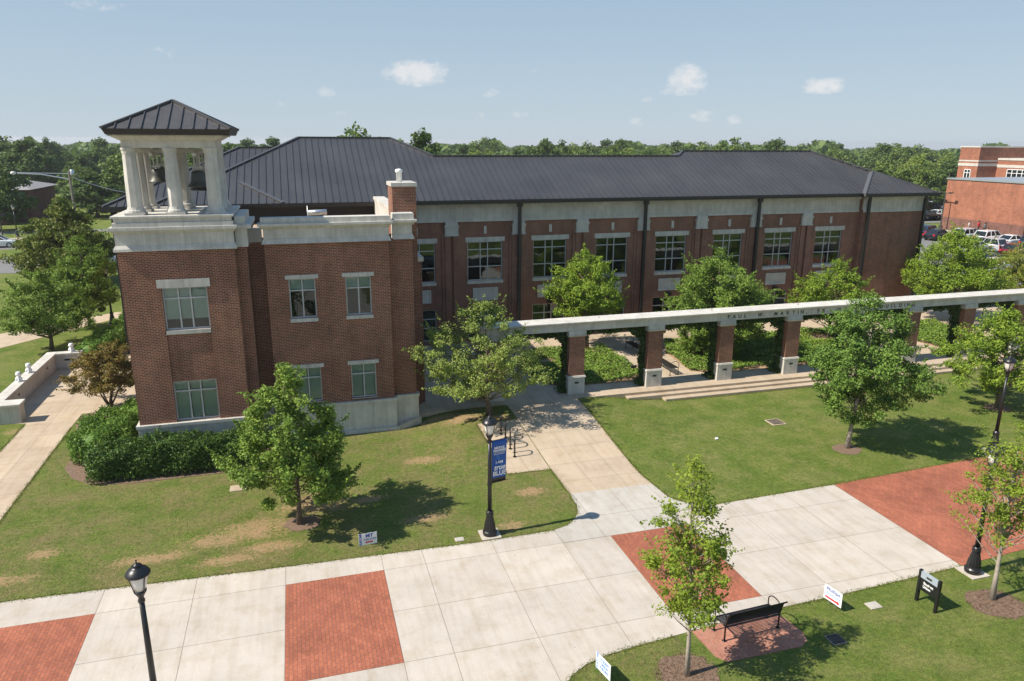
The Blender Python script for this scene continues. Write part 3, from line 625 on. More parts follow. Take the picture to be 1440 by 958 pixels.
for k, x in enumerate(PIL):
    pipe = k in (1, 3, 5)
    s = MB(); g = .09
    s.box(x-.43, x-g, 44.86, 45.02, .37, 7.28); s.box(x+g, x+.43, 44.86, 45.02, .37, 7.28); s.box(x-.62, x-.43, 44.93, 45.02, .37, 7.28); s.box(x+.43, x+.62, 44.93, 45.02, .37, 7.28); s.build('pilaster', M['brick'], hall)
    s = MB(); s.box(x-.38, x+.38, 44.80, 45.02, 7.95, 8.16); s.box(x-.45, x+.45, 44.76, 45.02, 7.80, 7.95); s.box(x-.42, x+.42, 44.82, 45.02, 7.36, 7.80); s.box(x-.46, x+.46, 44.79, 45.02, 7.28, 7.36); s.build('corbel', M['stone'], hall)
    if pipe:
        s = MB(); s.box(x-.09, x+.09, 44.58, 44.74, .38, 9.26); s.box(x-.14, x+.14, 44.5, 44.76, 9.0, 9.28)
        for z in (2.5, 5, 7.2): s.box(x-.13, x+.13, 44.56, 44.76, z, z+.06)
        s.build('downpipe', M['pipe'], hall)
for x, y in ((39.6, 44.42), (44.55, 44.42)):
    s = MB(); s.box(x-.09, x+.09, y-.16, y, .38, 9.26); s.build('downpipe', M['pipe'], hall)
s = MB()
for x0, x1, y in ((5.0, 39.28, 45), (39.28, 44.8, 44.6)):
    s.box(x0, x1, y-.07, y+.05, 8.13, 9.0); s.box(x0-.0, x1, y-.11, y+.04, 8.13, 8.3); s.box(x0, x1, y-.16, y+.04, 9.0, 9.1); s.box(x0, x1, y-.24, y+.04, 9.1, 9.24)
s.box(44.78, 44.87, 44.7, 56, 8.13, 9.22)
s.build('cornice', M['stone'], hall)
s = MB(); s.box(-7.3, 38.9, 44.42, 45.04, 9.25, 9.30); s.box(38.9, 45.1, 44.02, 44.7, 9.25, 9.30); s.box(-7.5, 38.9, 44.24, 44.41, 9.27, 9.5); s.box(38.9, 45.25, 43.84, 44.01, 9.27, 9.5)
s.box(-7.5, 38.9, 44.2, 44.24, 9.36, 9.44); s.box(38.9, 45.29, 43.8, 43.84, 9.36, 9.44); s.box(45.1, 45.26, 44.01, 56.9, 9.27, 9.5); s.build('gutter', M['pipe'], hall)
s = MB(); s.box(-6.98, 4.85, 44.93, 44.99, 7.6, 9.24); s.build('shadow_panel', M['dark'], hall)  # dark sheet standing in for the eave's shade on this wall
def rib(mb, p, q, wd, h):   # raised strip along a slope
    p, q = Vector(p), Vector(q); t = (q-p).normalized(); sd = t.cross(Vector((0, 0, 1))).normalized()*wd/2; up = sd.cross(t).normalized()
    if up.z < 0: up = -up
    k = len(mb.v); a = -up*.01; b = up*h
    for c in (p, q): mb.v += [tuple(c-sd+a), tuple(c+sd+a), tuple(c+sd+b), tuple(c-sd+b)]
    for f in ((0, 1, 2, 3), (7, 6, 5, 4), (0, 4, 5, 1), (1, 5, 6, 2), (2, 6, 7, 3), (3, 7, 4, 0)): mb.f.append([k+i for i in f]); mb.m.append(mb.mi)
rf = MB(); EY, EZ, SL = 44.4, 9.5, .45
def P3(x, d): return (x, EY+d, EZ+SL*d)
def dfront(x):
    for (x0, d0), (x1, d1) in zip(OUT[:-1], OUT[1:]):
        if x0 <= x <= x1: return d0+(d1-d0)*(x-x0)/(x1-x0)
    return 0
OUT = [(-7.5, 0), (.55, 8.05), (6.53, 8.05), (9.08, 5.5), (27.1, 5.5), (27.85, 6.25), (38.95, 6.25), (45.2, 0)]
rf.face([P3(*p) for p in OUT])
def RZ(x, y, d): return (x, y, EZ+SL*d)
rf.face([RZ(-7.5, 44.4, 0), RZ(.55, 52.45, 8.05), RZ(-7.5, 60.5, 0)][::-1])
rf.face([RZ(.55, 52.45, 8.05), RZ(6.53, 52.45, 8.05), RZ(14.58, 60.5, 0), RZ(-7.5, 60.5, 0)])
rf.face([RZ(6.53, 52.45, 8.05), RZ(9.08, 49.9, 5.5), RZ(14.58, 55.4, 0), RZ(14.58, 60.5, 0)])
rf.face([RZ(9.08, 49.9, 5.5), RZ(27.1, 49.9, 5.5), RZ(21.6, 55.4, 0), RZ(14.58, 55.4, 0)])
rf.face([RZ(27.1, 49.9, 5.5), RZ(27.85, 50.65, 6.25), RZ(21.6, 56.9, 0), RZ(21.6, 55.4, 0)])
rf.face([RZ(27.85, 50.65, 6.25), RZ(38.95, 50.65, 6.25), RZ(45.2, 56.9, 0), RZ(21.6, 56.9, 0)])
rf.face([RZ(38.95, 50.65, 6.25), RZ(45.2, 44.4, 0), RZ(45.2, 56.9, 0)])
x = -7.3
while x < 45.2:
    d = dfront(x)
    if d > .15 :
        if x < 39.0: rib(rf, P3(x, 0), P3(x, d), .03, .045)
        else:
            q_ = min(x-38.9, 45.2-x); rib(rf, (x, 44.0, EZ), (x, 44.0+q_, EZ+SL*q_), .03, .045)
            if x-38.9 < d-.2: rib(rf, P3(x, x-38.9), P3(x, d), .03, .045)
    x += .41
rf.face([(38.9, 44.0, EZ), (45.2, 44.0, EZ), (42.05, 47.15, EZ+SL*3.15)]); rf.face([(45.2, 44.0, EZ), (45.2, 44.4, EZ), (42.05, 47.55, EZ+SL*3.15), (42.05, 47.15, EZ+SL*3.15)])
rf.build('roof', M['roof'], hall)
rc = MB()
CAP = [P3(-7.5, 0), P3(.55, 8.05), P3(6.53, 8.05), P3(9.08, 5.5), P3(27.1, 5.5), P3(27.85, 6.25), P3(38.95, 6.25)]
for a, b in zip(CAP[:-1], CAP[1:]): rib(rc, a, b, .22, .07)
rib(rc, P3(38.95, 6.25), (45.2, 44.0, EZ), .22, .07); rib(rc, (38.9, 44.0, EZ), (42.05, 47.15, EZ+SL*3.15), .06, .06); rib(rc, P3(27.1, 5.5), RZ(21.6, 55.4, 0), .2, .06)
rc.build('ridge_cap', M['roof'], hall)
vf = MB(); vf.face([(38.9, 44.4, EZ+.006), (38.9, 44.0, EZ+.006), (42.05, 47.15, EZ+SL*3.15+.006), (42.05, 47.55, EZ+SL*3.15+.006)]); vf.face([(38.9, 44.0, EZ-.2), (38.9, 44.0, EZ+.006), (38.9, 44.4, EZ+.006), (38.9, 44.4, EZ-.2)]); vf.build('valley_flashing', M['flash'], hall); vf = MB()
rib(vf, P3(-3.0, 2.4), P3(-.6, .05), .3, .05); vf.build('valley_flashing', M['flash'], hall)
# rear wing with porch
m = MB(); m.box(-10.2, -4, 49.8, 63, 0, 8.9); m.build('rear_wall', M['flat'], hall)
m = MB(); m.mi = 0
wz = lambda d: 9.1+.45*d
m.face([(-10.9, 49, 9.1), (3, 49, 9.1), (3, 56.4, wz(7.4)), (-3.5, 56.4, wz(7.4))]); m.face([(-10.9, 49, 9.1), (-3.5, 56.4, wz(7.4)), (-10.9, 63.8, 9.1)][::-1]); m.face([(-3.5, 56.4, wz(7.4)), (3, 56.4, wz(7.4)), (3, 63.8, 9.1), (-10.9, 63.8, 9.1)])
xx = -10.6
while xx < 3:
    d = min(7.4, xx+10.9); rib(m, (xx, 49, 9.1), (xx, 49+d, wz(d)), .03, .045); xx += .41
rib(m, (-10.9, 49, 9.1), (-3.5, 56.4, wz(7.4)), .22, .07); rib(m, (-3.5, 56.4, wz(7.4)), (3, 56.4, wz(7.4)), .22, .07); m.build('rear_roof', M['roof'], hall)
m = MB(); m.box(-11.0, 3, 48.9, 49.02, 8.8, 9.1); m.box(-10.8, -4, 49.02, 49.8, 8.78, 8.84); m.build('rear_gutter', M['pipe'], hall)
for x in (-10.4, -8.2, -6.0):
    m = MB(); m.frustum((x-.22, x+.22, 49.1, 49.5), 0, (x-.16, x+.16, 49.15, 49.45), 8.78); m.build('porch_post', M['dark'], hall)
# front wing joined to the tower
CY, RY, CX0, CX1, CX2 = 32.4, 32.75, -1.35, 3.83, 4.9
WC = [(-.49, .62, 5.52, 7.25), (1.88, 2.99, 5.52, 7.25), (-.49, .62, 1.66, 3.26), (1.92, 3.04, 1.66, 3.26)]
m = MB(); wall_front(m, CX0, CX1, 1.4, 8.8, CY, WC, .2)
m.face([(CX0, CY, 0), (CX0, 33.1, 0), (CX0, 33.1, 8.8), (CX0, CY, 8.8)][::-1]); m.face([(CX1, CY, 0), (CX1, RY, 0), (CX1, RY, 8.8), (CX1, CY, 8.8)])
wall_front(m, CX1, CX2, 1.4, 8.8, RY); m.face([(CX2, RY, 0), (CX2, 45, 0), (CX2, 45, 8.8), (CX2, RY, 8.8)]); wall_front(m, -2.5, CX0, 0, 8.8, 33.1)
m.build('wing_wall', M['brick'], hall)
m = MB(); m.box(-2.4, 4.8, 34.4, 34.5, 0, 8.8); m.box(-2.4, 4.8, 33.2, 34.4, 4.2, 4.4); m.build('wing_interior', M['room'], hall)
window(hall, *WC[0], CY, (.5,), (.70,), glass='clear', blind=[(.72, .97)], lintel=.17, sill=.16)
window(hall, *WC[1], CY, (.5,), (.70,), glass='clear', blind=[(.72, .97)], lintel=.17, sill=.16)
window(hall, *WC[2], CY, (.5,), (.70,), glass='clear', blind=[(.03, .97)], lintel=.17, sill=.02)
window(hall, *WC[3], CY, (.5,), (.70,), glass='clear', blind=[(.03, .97)], lintel=.17, sill=.02)
m = MB(); m.box(CX0-.02, CX1+.07, CY-.09, CY+.3, -.1, 1.40); m.box(CX0-.02, CX1+.12, CY-.14, CY+.28, 1.40, 1.53); m.box(CX1+.07, CX2+.07, RY-.09, RY+.3, -.1, 1.40); m.box(CX1+.12, CX2+.12, RY-.14, RY+.28, 1.40, 1.53)
m.box(CX2-.2, CX2+.068, RY+.3, 36, 0, 1.40); m.box(-2.5, CX0-.02, 33.03, 33.2, 0, 1.45); m.box(CX0+.6, CX1+.16, CY-.22, CY-.09, -.1, .16); m.build('wing_base', M['stone'], hall)
m = MB(); m.face([(CX1+.1, CY-.22, .0), (CX2+.16, RY-.22, .0), (CX2+.16, RY-.22, .42), (CX1+.1, CY-.22, .16)]); m.face([(CX1+.1, CY-.22, .16), (CX2+.16, RY-.22, .42), (CX2+.16, RY-.1, .42), (CX1+.1, RY-.1, .16)]); m.build('foundation_ledge', M['conc'], hall)
def parapet(mb, x0, x1, y, thick, e=0, ends=(1, 1), zt=9.85):
    a, b = ends
    mb.box(x0, x1, y-.05-e, y+thick, 8.95, 9.42); mb.frustum((x0-.1*a, x1+.1*b, y-.15-e, y+thick-.004), 8.78, (x0-.02*a, x1+.02*b, y-.07-e, y+thick-.004), 8.98)
    mb.frustum((x0-.04*a, x1+.04*b, y-.09-e, y+thick+.003), 9.40, (x0-.16*a, x1+.16*b, y-.22-e, y+thick+.003), 9.53); mb.box(x0-.2*a, x1+.2*b, y-.26-e, y+thick+.006, 9.53, 9.63)
    mb.box(x0-.08*a, x1+.08*b, y-.12-e, y+thick+.01, 9.63, zt)
m = MB(); parapet(m, CX0, CX1, CY, .5); parapet(m, CX1+.22, CX2, RY, .5, 0, (0, 1), 9.9)
m.box(-2.3, CX0-.1, 33.05, 33.5, 8.78, 9.35); m.box(CX2-.4, CX2+.05, RY+.5, 44.8, 8.8, 9.62); m.box(CX2-.44, CX2+.2, RY+.52, 44.7, 9.62, 9.78); m.build('parapet', M['stone'], hall)
m = MB(); m.box(-2.3, CX2-.4, 33.3, 44.9, 8.15, 8.35); m.build('flat_roof', M['flat'], hall)
m = MB(); m.box(4.30, 5.38, 34.35, 36.0, 0, 10.95); m.build('chimney', M['brick'], hall)
m = MB(); m.box(4.25, 5.43, 34.30, 36.05, 10.95, 11.12); m.build('chimney_cap', M['stone_white'], hall)
m = MB(); m.lathe([(.13, 0), (.13, .42), (.17, .44), (.17, .56), (.05, .6)], (4.72, 35, 11.12), 14); m.build('vent_pipe', M['white'], hall, True)
m = MB(); m.box(4.95, 5.6, 34.6, 36.3, 0, 7.45); m.build('buttress', M['brick'], hall); m = MB(); m.box(4.9, 5.68, 34.5, 36.35, 7.45, 7.66); m.build('buttress_cap', M['stone'], hall)
m = MB(); m.tube([(.6, 38, 9.52), (1.5, 38, 9.55)], .13, 12); m.tube([(.7, 38, 8.35), (.7, 38, 9.5)], .04, 8); m.tube([(1.4, 38, 8.35), (1.4, 38, 9.5)], .04, 8); m.tube([(.58, 38.2, 8.35), (.58, 38.2, 9.85)], .02, 6); m.build('roof_duct', M['steel'], hall, True)

# ================================================================== BELL TOWER
tw = thing('bell_tower', 'square brick bell tower with open stone-columned belfry and dark pyramid roof', 'tower', (-4.6, 33.8, 0))
TX0, TX1, TY0, TY1 = -6.78, -2.46, 31.7, 36.0
WL = [(-5.36, -3.66, 5.48, 7.24), (-5.36, -3.66, 1.55, 3.29)]
m = MB(); hx0, hx1 = -5.36, -3.66
wall_front(m, TX0, hx0, 1.4, 8.8, TY0); wall_front(m, hx1, TX1, 1.4, 8.8, TY0)
wall_front(m, hx0, hx1, 7.24, 8.8, TY0); wall_front(m, hx0, hx1, 1.4, 7.24, TY0+.06, WL, .16)
m.face([(hx0, TY0, 1.4), (hx0, TY0+.06, 1.4), (hx0, TY0+.06, 7.24), (hx0, TY0, 7.24)][::-1]); m.face([(hx1, TY0, 1.4), (hx1, TY0+.06, 1.4), (hx1, TY0+.06, 7.24), (hx1, TY0, 7.24)]); m.face([(hx0, TY0, 7.24), (hx1, TY0, 7.24), (hx1, TY0+.06, 7.24), (hx0, TY0+.06, 7.24)])
m.face([(TX1, TY0, 0), (TX1, TY1, 0), (TX1, TY1, 8.8), (TX1, TY0, 8.8)]); m.face([(TX0, TY1, 0), (TX0, TY0, 0), (TX0, TY0, 8.8), (TX0, TY1, 8.8)]); m.face([(TX1, TY1, 0), (TX0, TY1, 0), (TX0, TY1, 8.8), (TX1, TY1, 8.8)])
m.box(TX1, -2.02, 32.12, 35.5, 0, 8.8); m.build('wall', M['brick'], tw)
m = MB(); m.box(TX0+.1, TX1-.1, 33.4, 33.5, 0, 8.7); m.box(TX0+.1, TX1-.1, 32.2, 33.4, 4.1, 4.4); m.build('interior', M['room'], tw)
window(tw, *WL[0], TY0+.06, (.345, .615), (.735,), glass='clear', blind=[(.23, .97)], sill=.17, t=.06)
window(tw, *WL[1], TY0+.06, (.345, .615), (.735,), glass='clear', blind=[(.03, .97)], sill=.0, t=.06)
m = MB(); m.box(-5.5, -4.514, TY0-.05, TY0+.1, 7.243, 7.58); m.box(-4.506, -3.52, TY0-.05, TY0+.1, 7.243, 7.58); m.build('lintel', M['stone'], tw)
m = MB(); m.box(TX0-.08, TX1+.08, TY0-.09, TY1, -.1, 1.40); m.box(TX0-.13, TX1+.13, TY0-.14, TY1-.02, 1.40, 1.53); m.build('stone_base', M['stone'], tw)
m = MB()
def ring(e, z0, z1, e2=None):
    e2 = e if e2 is None else e2
    m.frustum((TX0-e, TX1+e, TY0-e, TY1+e), z0, (TX0-e2, TX1+e2, TY0-e2, TY1+e2), z1)
ring(.10, 8.74, 8.84, .09); ring(.09, 8.84, 8.97, .02); ring(.01, 8.97, 9.42); ring(.03, 9.42, 9.56, .13); ring(.17, 9.56, 9.68); ring(.04, 9.68, 9.84); ring(-.02, 9.84, 10.02); ring(.07, 10.02, 10.1)
m.box(-2.42, -1.95, 32.05, 35.4, 8.74, 9.5); m.box(-2.3, -1.78, 31.9, 35.4, 9.5, 9.66); m.box(-2.4, -2.0, 32.0, 35.3, 9.66, 9.98)
m.build('stone_crown', M['stone'], tw)
BXC, BYC = -4.55, 33.78
for i in (-1, 0, 1):
    for j in (-1, 0, 1):
        if i == 0 and j == 0: continue
        x, y = BXC+1.47*i, BYC+1.47*j
        m = MB(); m.box(x-.36, x+.36, y-.36, y+.36, 10.1, 10.2); m.lathe([(.35, 10.2), (.35, 10.27), (.31, 10.32), (.29, 10.4)], (x, y, 0), 16, ph=.5)
        m.lathe([(.285, 10.4), (.272, 11.5), (.24, 12.44)], (x, y, 0), 8, ph=.5); m.lathe([(.245, 12.44), (.25, 12.54), (.28, 12.6), (.28, 12.66)], (x, y, 0), 16, ph=.5); m.build('column', M['stone_white'], tw)
m = MB(); h = 1.47+.2
m.box(BXC-h, BXC+h, BYC-h, BYC-h+.55, 12.66, 12.93); m.box(BXC-h, BXC+h, BYC+h-.55, BYC+h, 12.66, 12.93); m.box(BXC-h, BXC-h+.55, BYC-h+.55, BYC+h-.55, 12.66, 12.93); m.box(BXC+h-.55, BXC+h, BYC-h+.55, BYC+h-.55, 12.66, 12.93)
m.frustum((BXC-h-.03, BXC+h+.03, BYC-h-.03, BYC+h+.03), 12.93, (BXC-h-.3, BXC+h+.3, BYC-h-.3, BYC+h+.3), 13.09); m.box(BXC-h-.36, BXC+h+.36, BYC-h-.36, BYC+h+.36, 13.09, 13.14); m.build('entablature', M['stone_white'], tw)
m = MB(); q = 2.26
m.frustum((BXC-q+.2, BXC+q, BYC-q+.1, BYC+q-.1), 13.14, (BXC-q+.1, BXC+q+.1, BYC-q, BYC+q), 13.36); m.build('fascia', M['black'], tw)
m = MB(); AP = (BXC+.1, BYC, 14.47); cs = [(BXC-q+.1, BYC-q, 13.363), (BXC+q+.1, BYC-q, 13.363), (BXC+q+.1, BYC+q, 13.363), (BXC-q+.1, BYC+q, 13.363)]
for i in range(4):
    a, b = Vector(cs[i]), Vector(cs[(i+1) % 4]); m.face([a, b, AP]); ap = Vector(AP)
    for k in range(1, 10):
        t = k/10; mid = (a+b)/2; e = a.lerp(b, t); s = 1-abs(t-.5)*2; rib(m, e, e+(ap-mid)*s*.985, .035, .05)
for c in cs: rib(m, c, AP, .13, .07)
m.build('tower_roof', M['roof_rust'], tw)
m = MB()
for y in (33.2, 34.4):
    m.box(BXC-1.3, BXC+1.3, y-.06, y+.06, 12.46, 12.6)
for x in (-5.3, -3.72):
    m.box(x-.06, x+.06, BYC-1.3, BYC+1.3, 12.34, 12.46)
m.build('bell_frame', M['stone_white'], tw)
def bell(x, y, zt, s, label):
    t = thing('bell', label, 'bell', (x, y, zt), 'bronze bells hung in the belfry')
    m = MB(); m.lathe([(.02, 0), (.2, -.02), (.27, -.1), (.29, -.3), (.34, -.5), (.45, -.62), (.47, -.66), (.43, -.67), (.3, -.5), (.02, -.2)], (0, 0, 0), 24); m.build('bell_body', M['bronze'], t, True, world=False)
    m = MB(); m.tube([(0, 0, -.3), (0, 0, -.68)], [.02, .05], 8); m.build('clapper', M['black'], t, True, world=False)
    m = MB(); H = (12.4-zt)/s
    for d in (-.1, .1): m.tube([(d, 0, -.02), (d, 0, H+.02)], .035, 8)
    m.box(-.2, .2, -.06, .06, .06, .16); m.build('hanger', M['stone_white'], t, world=False); t.scale = (s,)*3
bell(-5.3, 33.55, 11.83, .8, 'small bronze bell hanging between the first two front belfry columns')
bell(-5.3, 34.5, 11.88, .82, 'bronze bell half hidden behind the small one in the belfry')
bell(-3.72, 33.3, 11.76, .98, 'large bronze bell hanging beside the middle belfry column')
bell(-3.72, 34.4, 11.62, 1.08, 'bronze bell hanging low behind the large one in the belfry')

# ================================================================== COLONNADE
co = thing('colonnade', 'long stone beam on brick pillars carrying the building name beside the steps', 'colonnade', (27, 34.2, .37))
PC = [9.05, 13.31, 17.72, 21.97, 26.18, 30.32, 34.42, 38.5, 42.6, 46.7, 50.8]; HW = .42
for i, x in enumerate(PC):
    m = MB(); m.box(x-HW, x+HW, 33.77, 33.77+2*HW, 1.33, 3.42); pl = m.build('pillar', M['brick'], co)
    m = MB(); m.box(x-.45, x+.45, 33.73, 33.71+.94, .3, 1.26); m.frustum((x-.5, x+.5, 33.68, 34.7), 1.26, (x-.47, x+.47, 33.71, 34.67), 1.345); m.build('pedestal', M['stone'], pl)
    m = MB(); m.frustum((x-.46, x+.46, 33.75, 34.67), 3.42, (x-.52, x+.52, 33.69, 34.73), 3.5); m.box(x-.47, x+.47, 33.74, 34.68, 3.5, 3.72); m.build('capital', M['stone'], pl)
    m = MB(); m.box(x-.10, x+.12, 33.712, 33.74, .93, 1.02); m.build('step_light', M['black'], pl)
m = MB(); m.box(8.3, 54, 33.78, 34.64, 3.72, 4.08); m.frustum((8.3, 54, 33.76, 34.66), 4.06, (8.26, 54, 33.68, 34.74), 4.14); m.box(8.24, 54, 33.65, 34.77, 4.14, 4.2); m.build('beam', M['stone_white'], co)
for txt, a, b in (('PAUL', 21.84, 23.19), ('W.', 23.77, 24.25), ('MARTIN,', 24.75, 26.98), ('SR.', 27.5, 28.36), ('HONORS', 28.86, 31.3), ('BUILDING', 31.77, 34.42)):
    n = len(txt)
    vis = [c for c in txt]; units = [.45 if c in '.,I' else 1 for c in vis]; tot = sum(units)
    cur = a
    for c, un in zip(vis, units):
        wd = (b-a)*un/tot
        o = text_mesh(c, .29, M['letter'], 'lettering', co, mw=face_front(cur+wd*.42-27, 33.776-34.2, 3.905-.37), ext=.006, bold=.004); cur += wd
tk = random.Random(4)
m = MB()
for i, (x, y) in enumerate(((14.6, 34.2), (21.2, 34.3), (26.6, 34.25))): m.tube([(x, y, 4.2), (x+.03, y, 4.3), (x+.08, y+.02, 4.22)], .012, 5)
m.build('dry_twig', M['bark'], co)

# ================================================================== PLANTS
rg = np.random.default_rng(5)
make_tree('maple_tree', 'dense young maple on the worn lawn in front of the brick wing', (-.61, 24.39, 0), [(1.2, .7), (1.6, 1.75), (2.1, 2.15), (2.8, 2.0), (3.6, 1.65), (4.4, 1.25), (5.2, .8), (5.85, .2)], 165, 80, .135, M['lf_maple'], .085, 19, .36, bare=0, lean=(-.1, 0), limb_up=.2)
make_tree('spreading_tree', 'pale green spreading tree behind the lamp post, branching over the path', (8.26, 32.1, gh(8.26, 32.1)), [(1.25, .9), (1.6, 2.6), (2.2, 3.2), (3.0, 3.1), (3.8, 2.4), (4.5, 1.7), (5.4, .5)], 230, 48, .12, M['lf_pale'], .13, 23, .36, limb=.24, shell=.42, tips=.9, sx=1.0, sy=.85, lean=(-.25, 0), limb_up=.5)
make_tree('young_tree', 'thin yellow-green sapling beside the black bench', (8.69, 13.87, 0), [(1.75, .3), (2.0, .75), (2.6, 1.0), (3.3, 1.08), (4.0, .8), (4.5, .65), (5.0, .52), (5.6, .28), (6.0, .06)], 115, 33, .11, M['lf_young'], .062, 31, .27, bark='bark_pale', limb=.8, shell=.5, lean=(-.25, 0), limb_up=.7)
make_tree('round_tree', 'dark green round-crowned tree on the lawn before the steps', (22.64, 24.81, 0), [(1.45, .5), (1.9, 1.5), (2.6, 2.15), (3.5, 2.4), (4.4, 2.25), (5.3, 1.8), (6.1, 1.1), (6.65, .3)], 185, 90, .14, M['lf_dark'], .1, 43, .42, lean=(.5, 0), bark='bark_pale', limb_up=.2)
make_tree('young_tree', 'thin yellow-green sapling beside the lamp post on the brick paving', (18.97, 14.29, 0), [(1.9, .3), (2.3, .9), (3.0, 1.2), (3.8, 1.1), (4.5, .8), (5.1, .45), (5.6, .1)], 105, 30, .11, M['lf_young'], .07, 57, .27, bark='bark_pale', limb=.85, shell=.5, lean=(-.15, 0), limb_up=.7)
make_tree('maple_tree', 'bright green wide tree on the lawn at the far end of the steps', (33.6, 27.0, 0), [(1.0, .7), (1.5, 2.2), (2.3, 2.75), (3.2, 2.4), (4.1, 1.5), (5.0, .3)], 150, 80, .14, M['lf_bright'], .12, 61, .42, lean=(-.2, 0))
make_tree('courtyard_tree', 'bright rounded courtyard tree in the ivy bed nearest the path', (17.0, 41.5, .37), [(2.0, .7), (2.6, 1.8), (3.5, 2.35), (4.4, 2.1), (5.2, 1.4), (5.9, .6), (6.2, .12)], 170, 75, .15, M['lf_bright'], .13, 71, .45, lean=(-.3, 0))
make_tree('courtyard_tree', 'largest round courtyard tree with branches down to the ivy', (24.1, 38.0, .37), [(.2, .7), (.8, 2.0), (1.6, 2.6), (2.6, 2.85), (3.7, 2.65), (4.8, 2.1), (5.7, 1.3), (6.5, .3)], 330, 85, .15, M['lf_maple'], .15, 83, .48, lean=(-.3, 0))
make_tree('courtyard_tree', 'small bright courtyard tree in front of the blank brick end wall', (33.2, 39.3, .37), [(1.2, .8), (1.8, 2.1), (2.6, 2.7), (3.4, 2.4), (4.2, 1.6), (4.8, .8), (5.25, .15)], 150, 75, .15, M['lf_bright'], .11, 97, .43)
make_tree('courtyard_tree', 'tall courtyard tree beyond the corner of the hall', (45.9, 41.3, .0), [(1.8, .8), (2.3, 2.2), (3.2, 3.1), (4.3, 3.0), (5.3, 2.3), (6.2, 1.4), (7.1, .25)], 260, 75, .16, M['lf_bright'], .14, 101, .5, lean=(-1.3, 0))
make_tree('feathery_tree', 'loose yellow-green tree between the colonnade and the parking lot', (58, 46, 0), [(.8, 1.0), (1.4, 2.7), (2.4, 3.2), (3.5, 2.6), (4.4, 1.5), (5.1, .3)], 200, 65, .16, M['lf_cypress'], .14, 103, .5, lean=(-.6, 0))
make_tree('lawn_tree', 'low wide green tree behind the seat wall', (-15.48, 51.5, 0), [(1.2, .9), (1.7, 2.3), (2.5, 2.6), (3.3, 2.1), (4.2, 1.3), (5.0, .2)], 170, 70, .16, M['lf_maple'], .12, 107, .45)
make_tree('lawn_tree', 'taller narrow green tree by the hedge behind the seat wall', (-14.5, 57.0, 0), [(1.4, .8), (1.9, 1.9), (3.0, 2.2), (4.2, 1.8), (5.3, 1.0), (6.4, .15)], 170, 70, .17, M['lf_maple'], .12, 109, .45)
make_tree('feathery_tree', 'large feathery olive-green tree beside the far drive', (-20.3, 75.7, 0), [(.3, 2.0), (1.2, 3.7), (2.6, 4.1), (4.2, 3.6), (5.6, 2.5), (6.8, 1.2), (7.6, .2)], 420, 62, .24, M['lf_olive'], .2, 113, .62, up=.35)
make_tree('red_maple', 'low bronze-leaved maple with several stems by the tower corner', (-9.6, 39.1, 0), [(.75, .5), (1.1, 1.5), (1.7, 1.85), (2.4, 1.5), (3.0, .6), (3.25, .15)], 120, 75, .12, M['lf_red'], .05, 127, .34, stems=5, limb=.3, lean=(.15, 0))

for sx_, sy_ in ((-9, -6), (-1.5, -3.5), (6.5, -4.5), (13, -7), (22, -6)): copy_tree(bpy.data.objects['maple_tree'], (sx_, sy_-2, 0), sx_, 'tree south of the plaza mirrored in the window panes', scale=1.25)['group'] = 'trees south of the plaza'

def hedge(name, label, spine, hw, h, n, mat, size, core=True, group=None, seed=3, rough=.16, z0=0.0):
    """spine: list of (x, y) the hedge follows"""
    rng = np.random.default_rng(seed); t = thing(name, label, 'hedge', (spine[0][0], spine[0][1], 0), group)
    sp = np.array(spine, float); seg = np.linalg.norm(np.diff(sp, axis=0), axis=1); cum = np.concatenate([[0], np.cumsum(seg)]); Lt = cum[-1]
    u = rng.uniform(-hw*.8, Lt+hw*.8, n); uc = np.clip(u, 0, Lt)
    px = np.interp(uc, cum, sp[:, 0]); py = np.interp(uc, cum, sp[:, 1])
    i = np.clip(np.searchsorted(cum, uc, 'right')-1, 0, len(seg)-1); d = (np.diff(sp, axis=0)/seg[:, None])[i]
    ex = u-uc; nrm = np.stack([-d[:, 1], d[:, 0]], 1)
    th = rng.uniform(-.12, math.pi+.12, n); e = .55
    cx = np.sign(np.cos(th))*np.abs(np.cos(th))**e; cz = np.abs(np.sin(th))**e
    lump = 1+rough*np.sin(u*2.7+th*2)*np.sin(u*1.3+1.7+th*3)+rng.normal(0, .055, n)
    endk = np.sqrt(np.clip(1-(ex/(hw*.8+1e-6))**2, 0, 1)); k = (.25+.75*endk)
    off = cx*hw*lump*k; z = z0+cz*h*lump*(.55+.45*endk)
    P = np.stack([px+d[:, 0]*ex+nrm[:, 0]*off, py+d[:, 1]*ex+nrm[:, 1]*off, z], 1)
    dep = rng.uniform(0, .16, n); Nn = np.stack([nrm[:, 0]*cx+d[:, 0]*ex/hw, nrm[:, 1]*cx+d[:, 1]*ex/hw, cz], 1); P -= Nn*dep[:, None]
    Nn = Nn*.6+rng.normal(size=(n, 3))*.75
    P[:, 2] = np.maximum(P[:, 2], .03)
    leaf_mesh('foliage', P, Nn, size*rng.uniform(.6, 1.4, n), mat, t, rng, asp=.45, off=(spine[0][0], spine[0][1], 0))
    cb = MB(); K = 26
    pts = [(float(np.interp(s, cum, sp[:, 0])), float(np.interp(s, cum, sp[:, 1])), h*.42) for s in np.linspace(0, Lt, K)]
    for a in range(14):
        x, y, z = pts[int(a*(K-1)/13)]; cb.lathe([(hw*.2, -h*.42), (hw*.66, -h*.3), (hw*.7, 0), (hw*.62, h*.32), (.05, h*.42)], (x, y, z), 10)
    cb.build('branches', mat, t, True); return t
hedge('yew_hedge', 'dark green yew hedge along the foot of the brick tower', [(-8.0, 30.3), (-5.4, 30.35), (-2.6, 30.4)], .76, 1.38, 16000, M['lf_yew'], .12, seed=4)
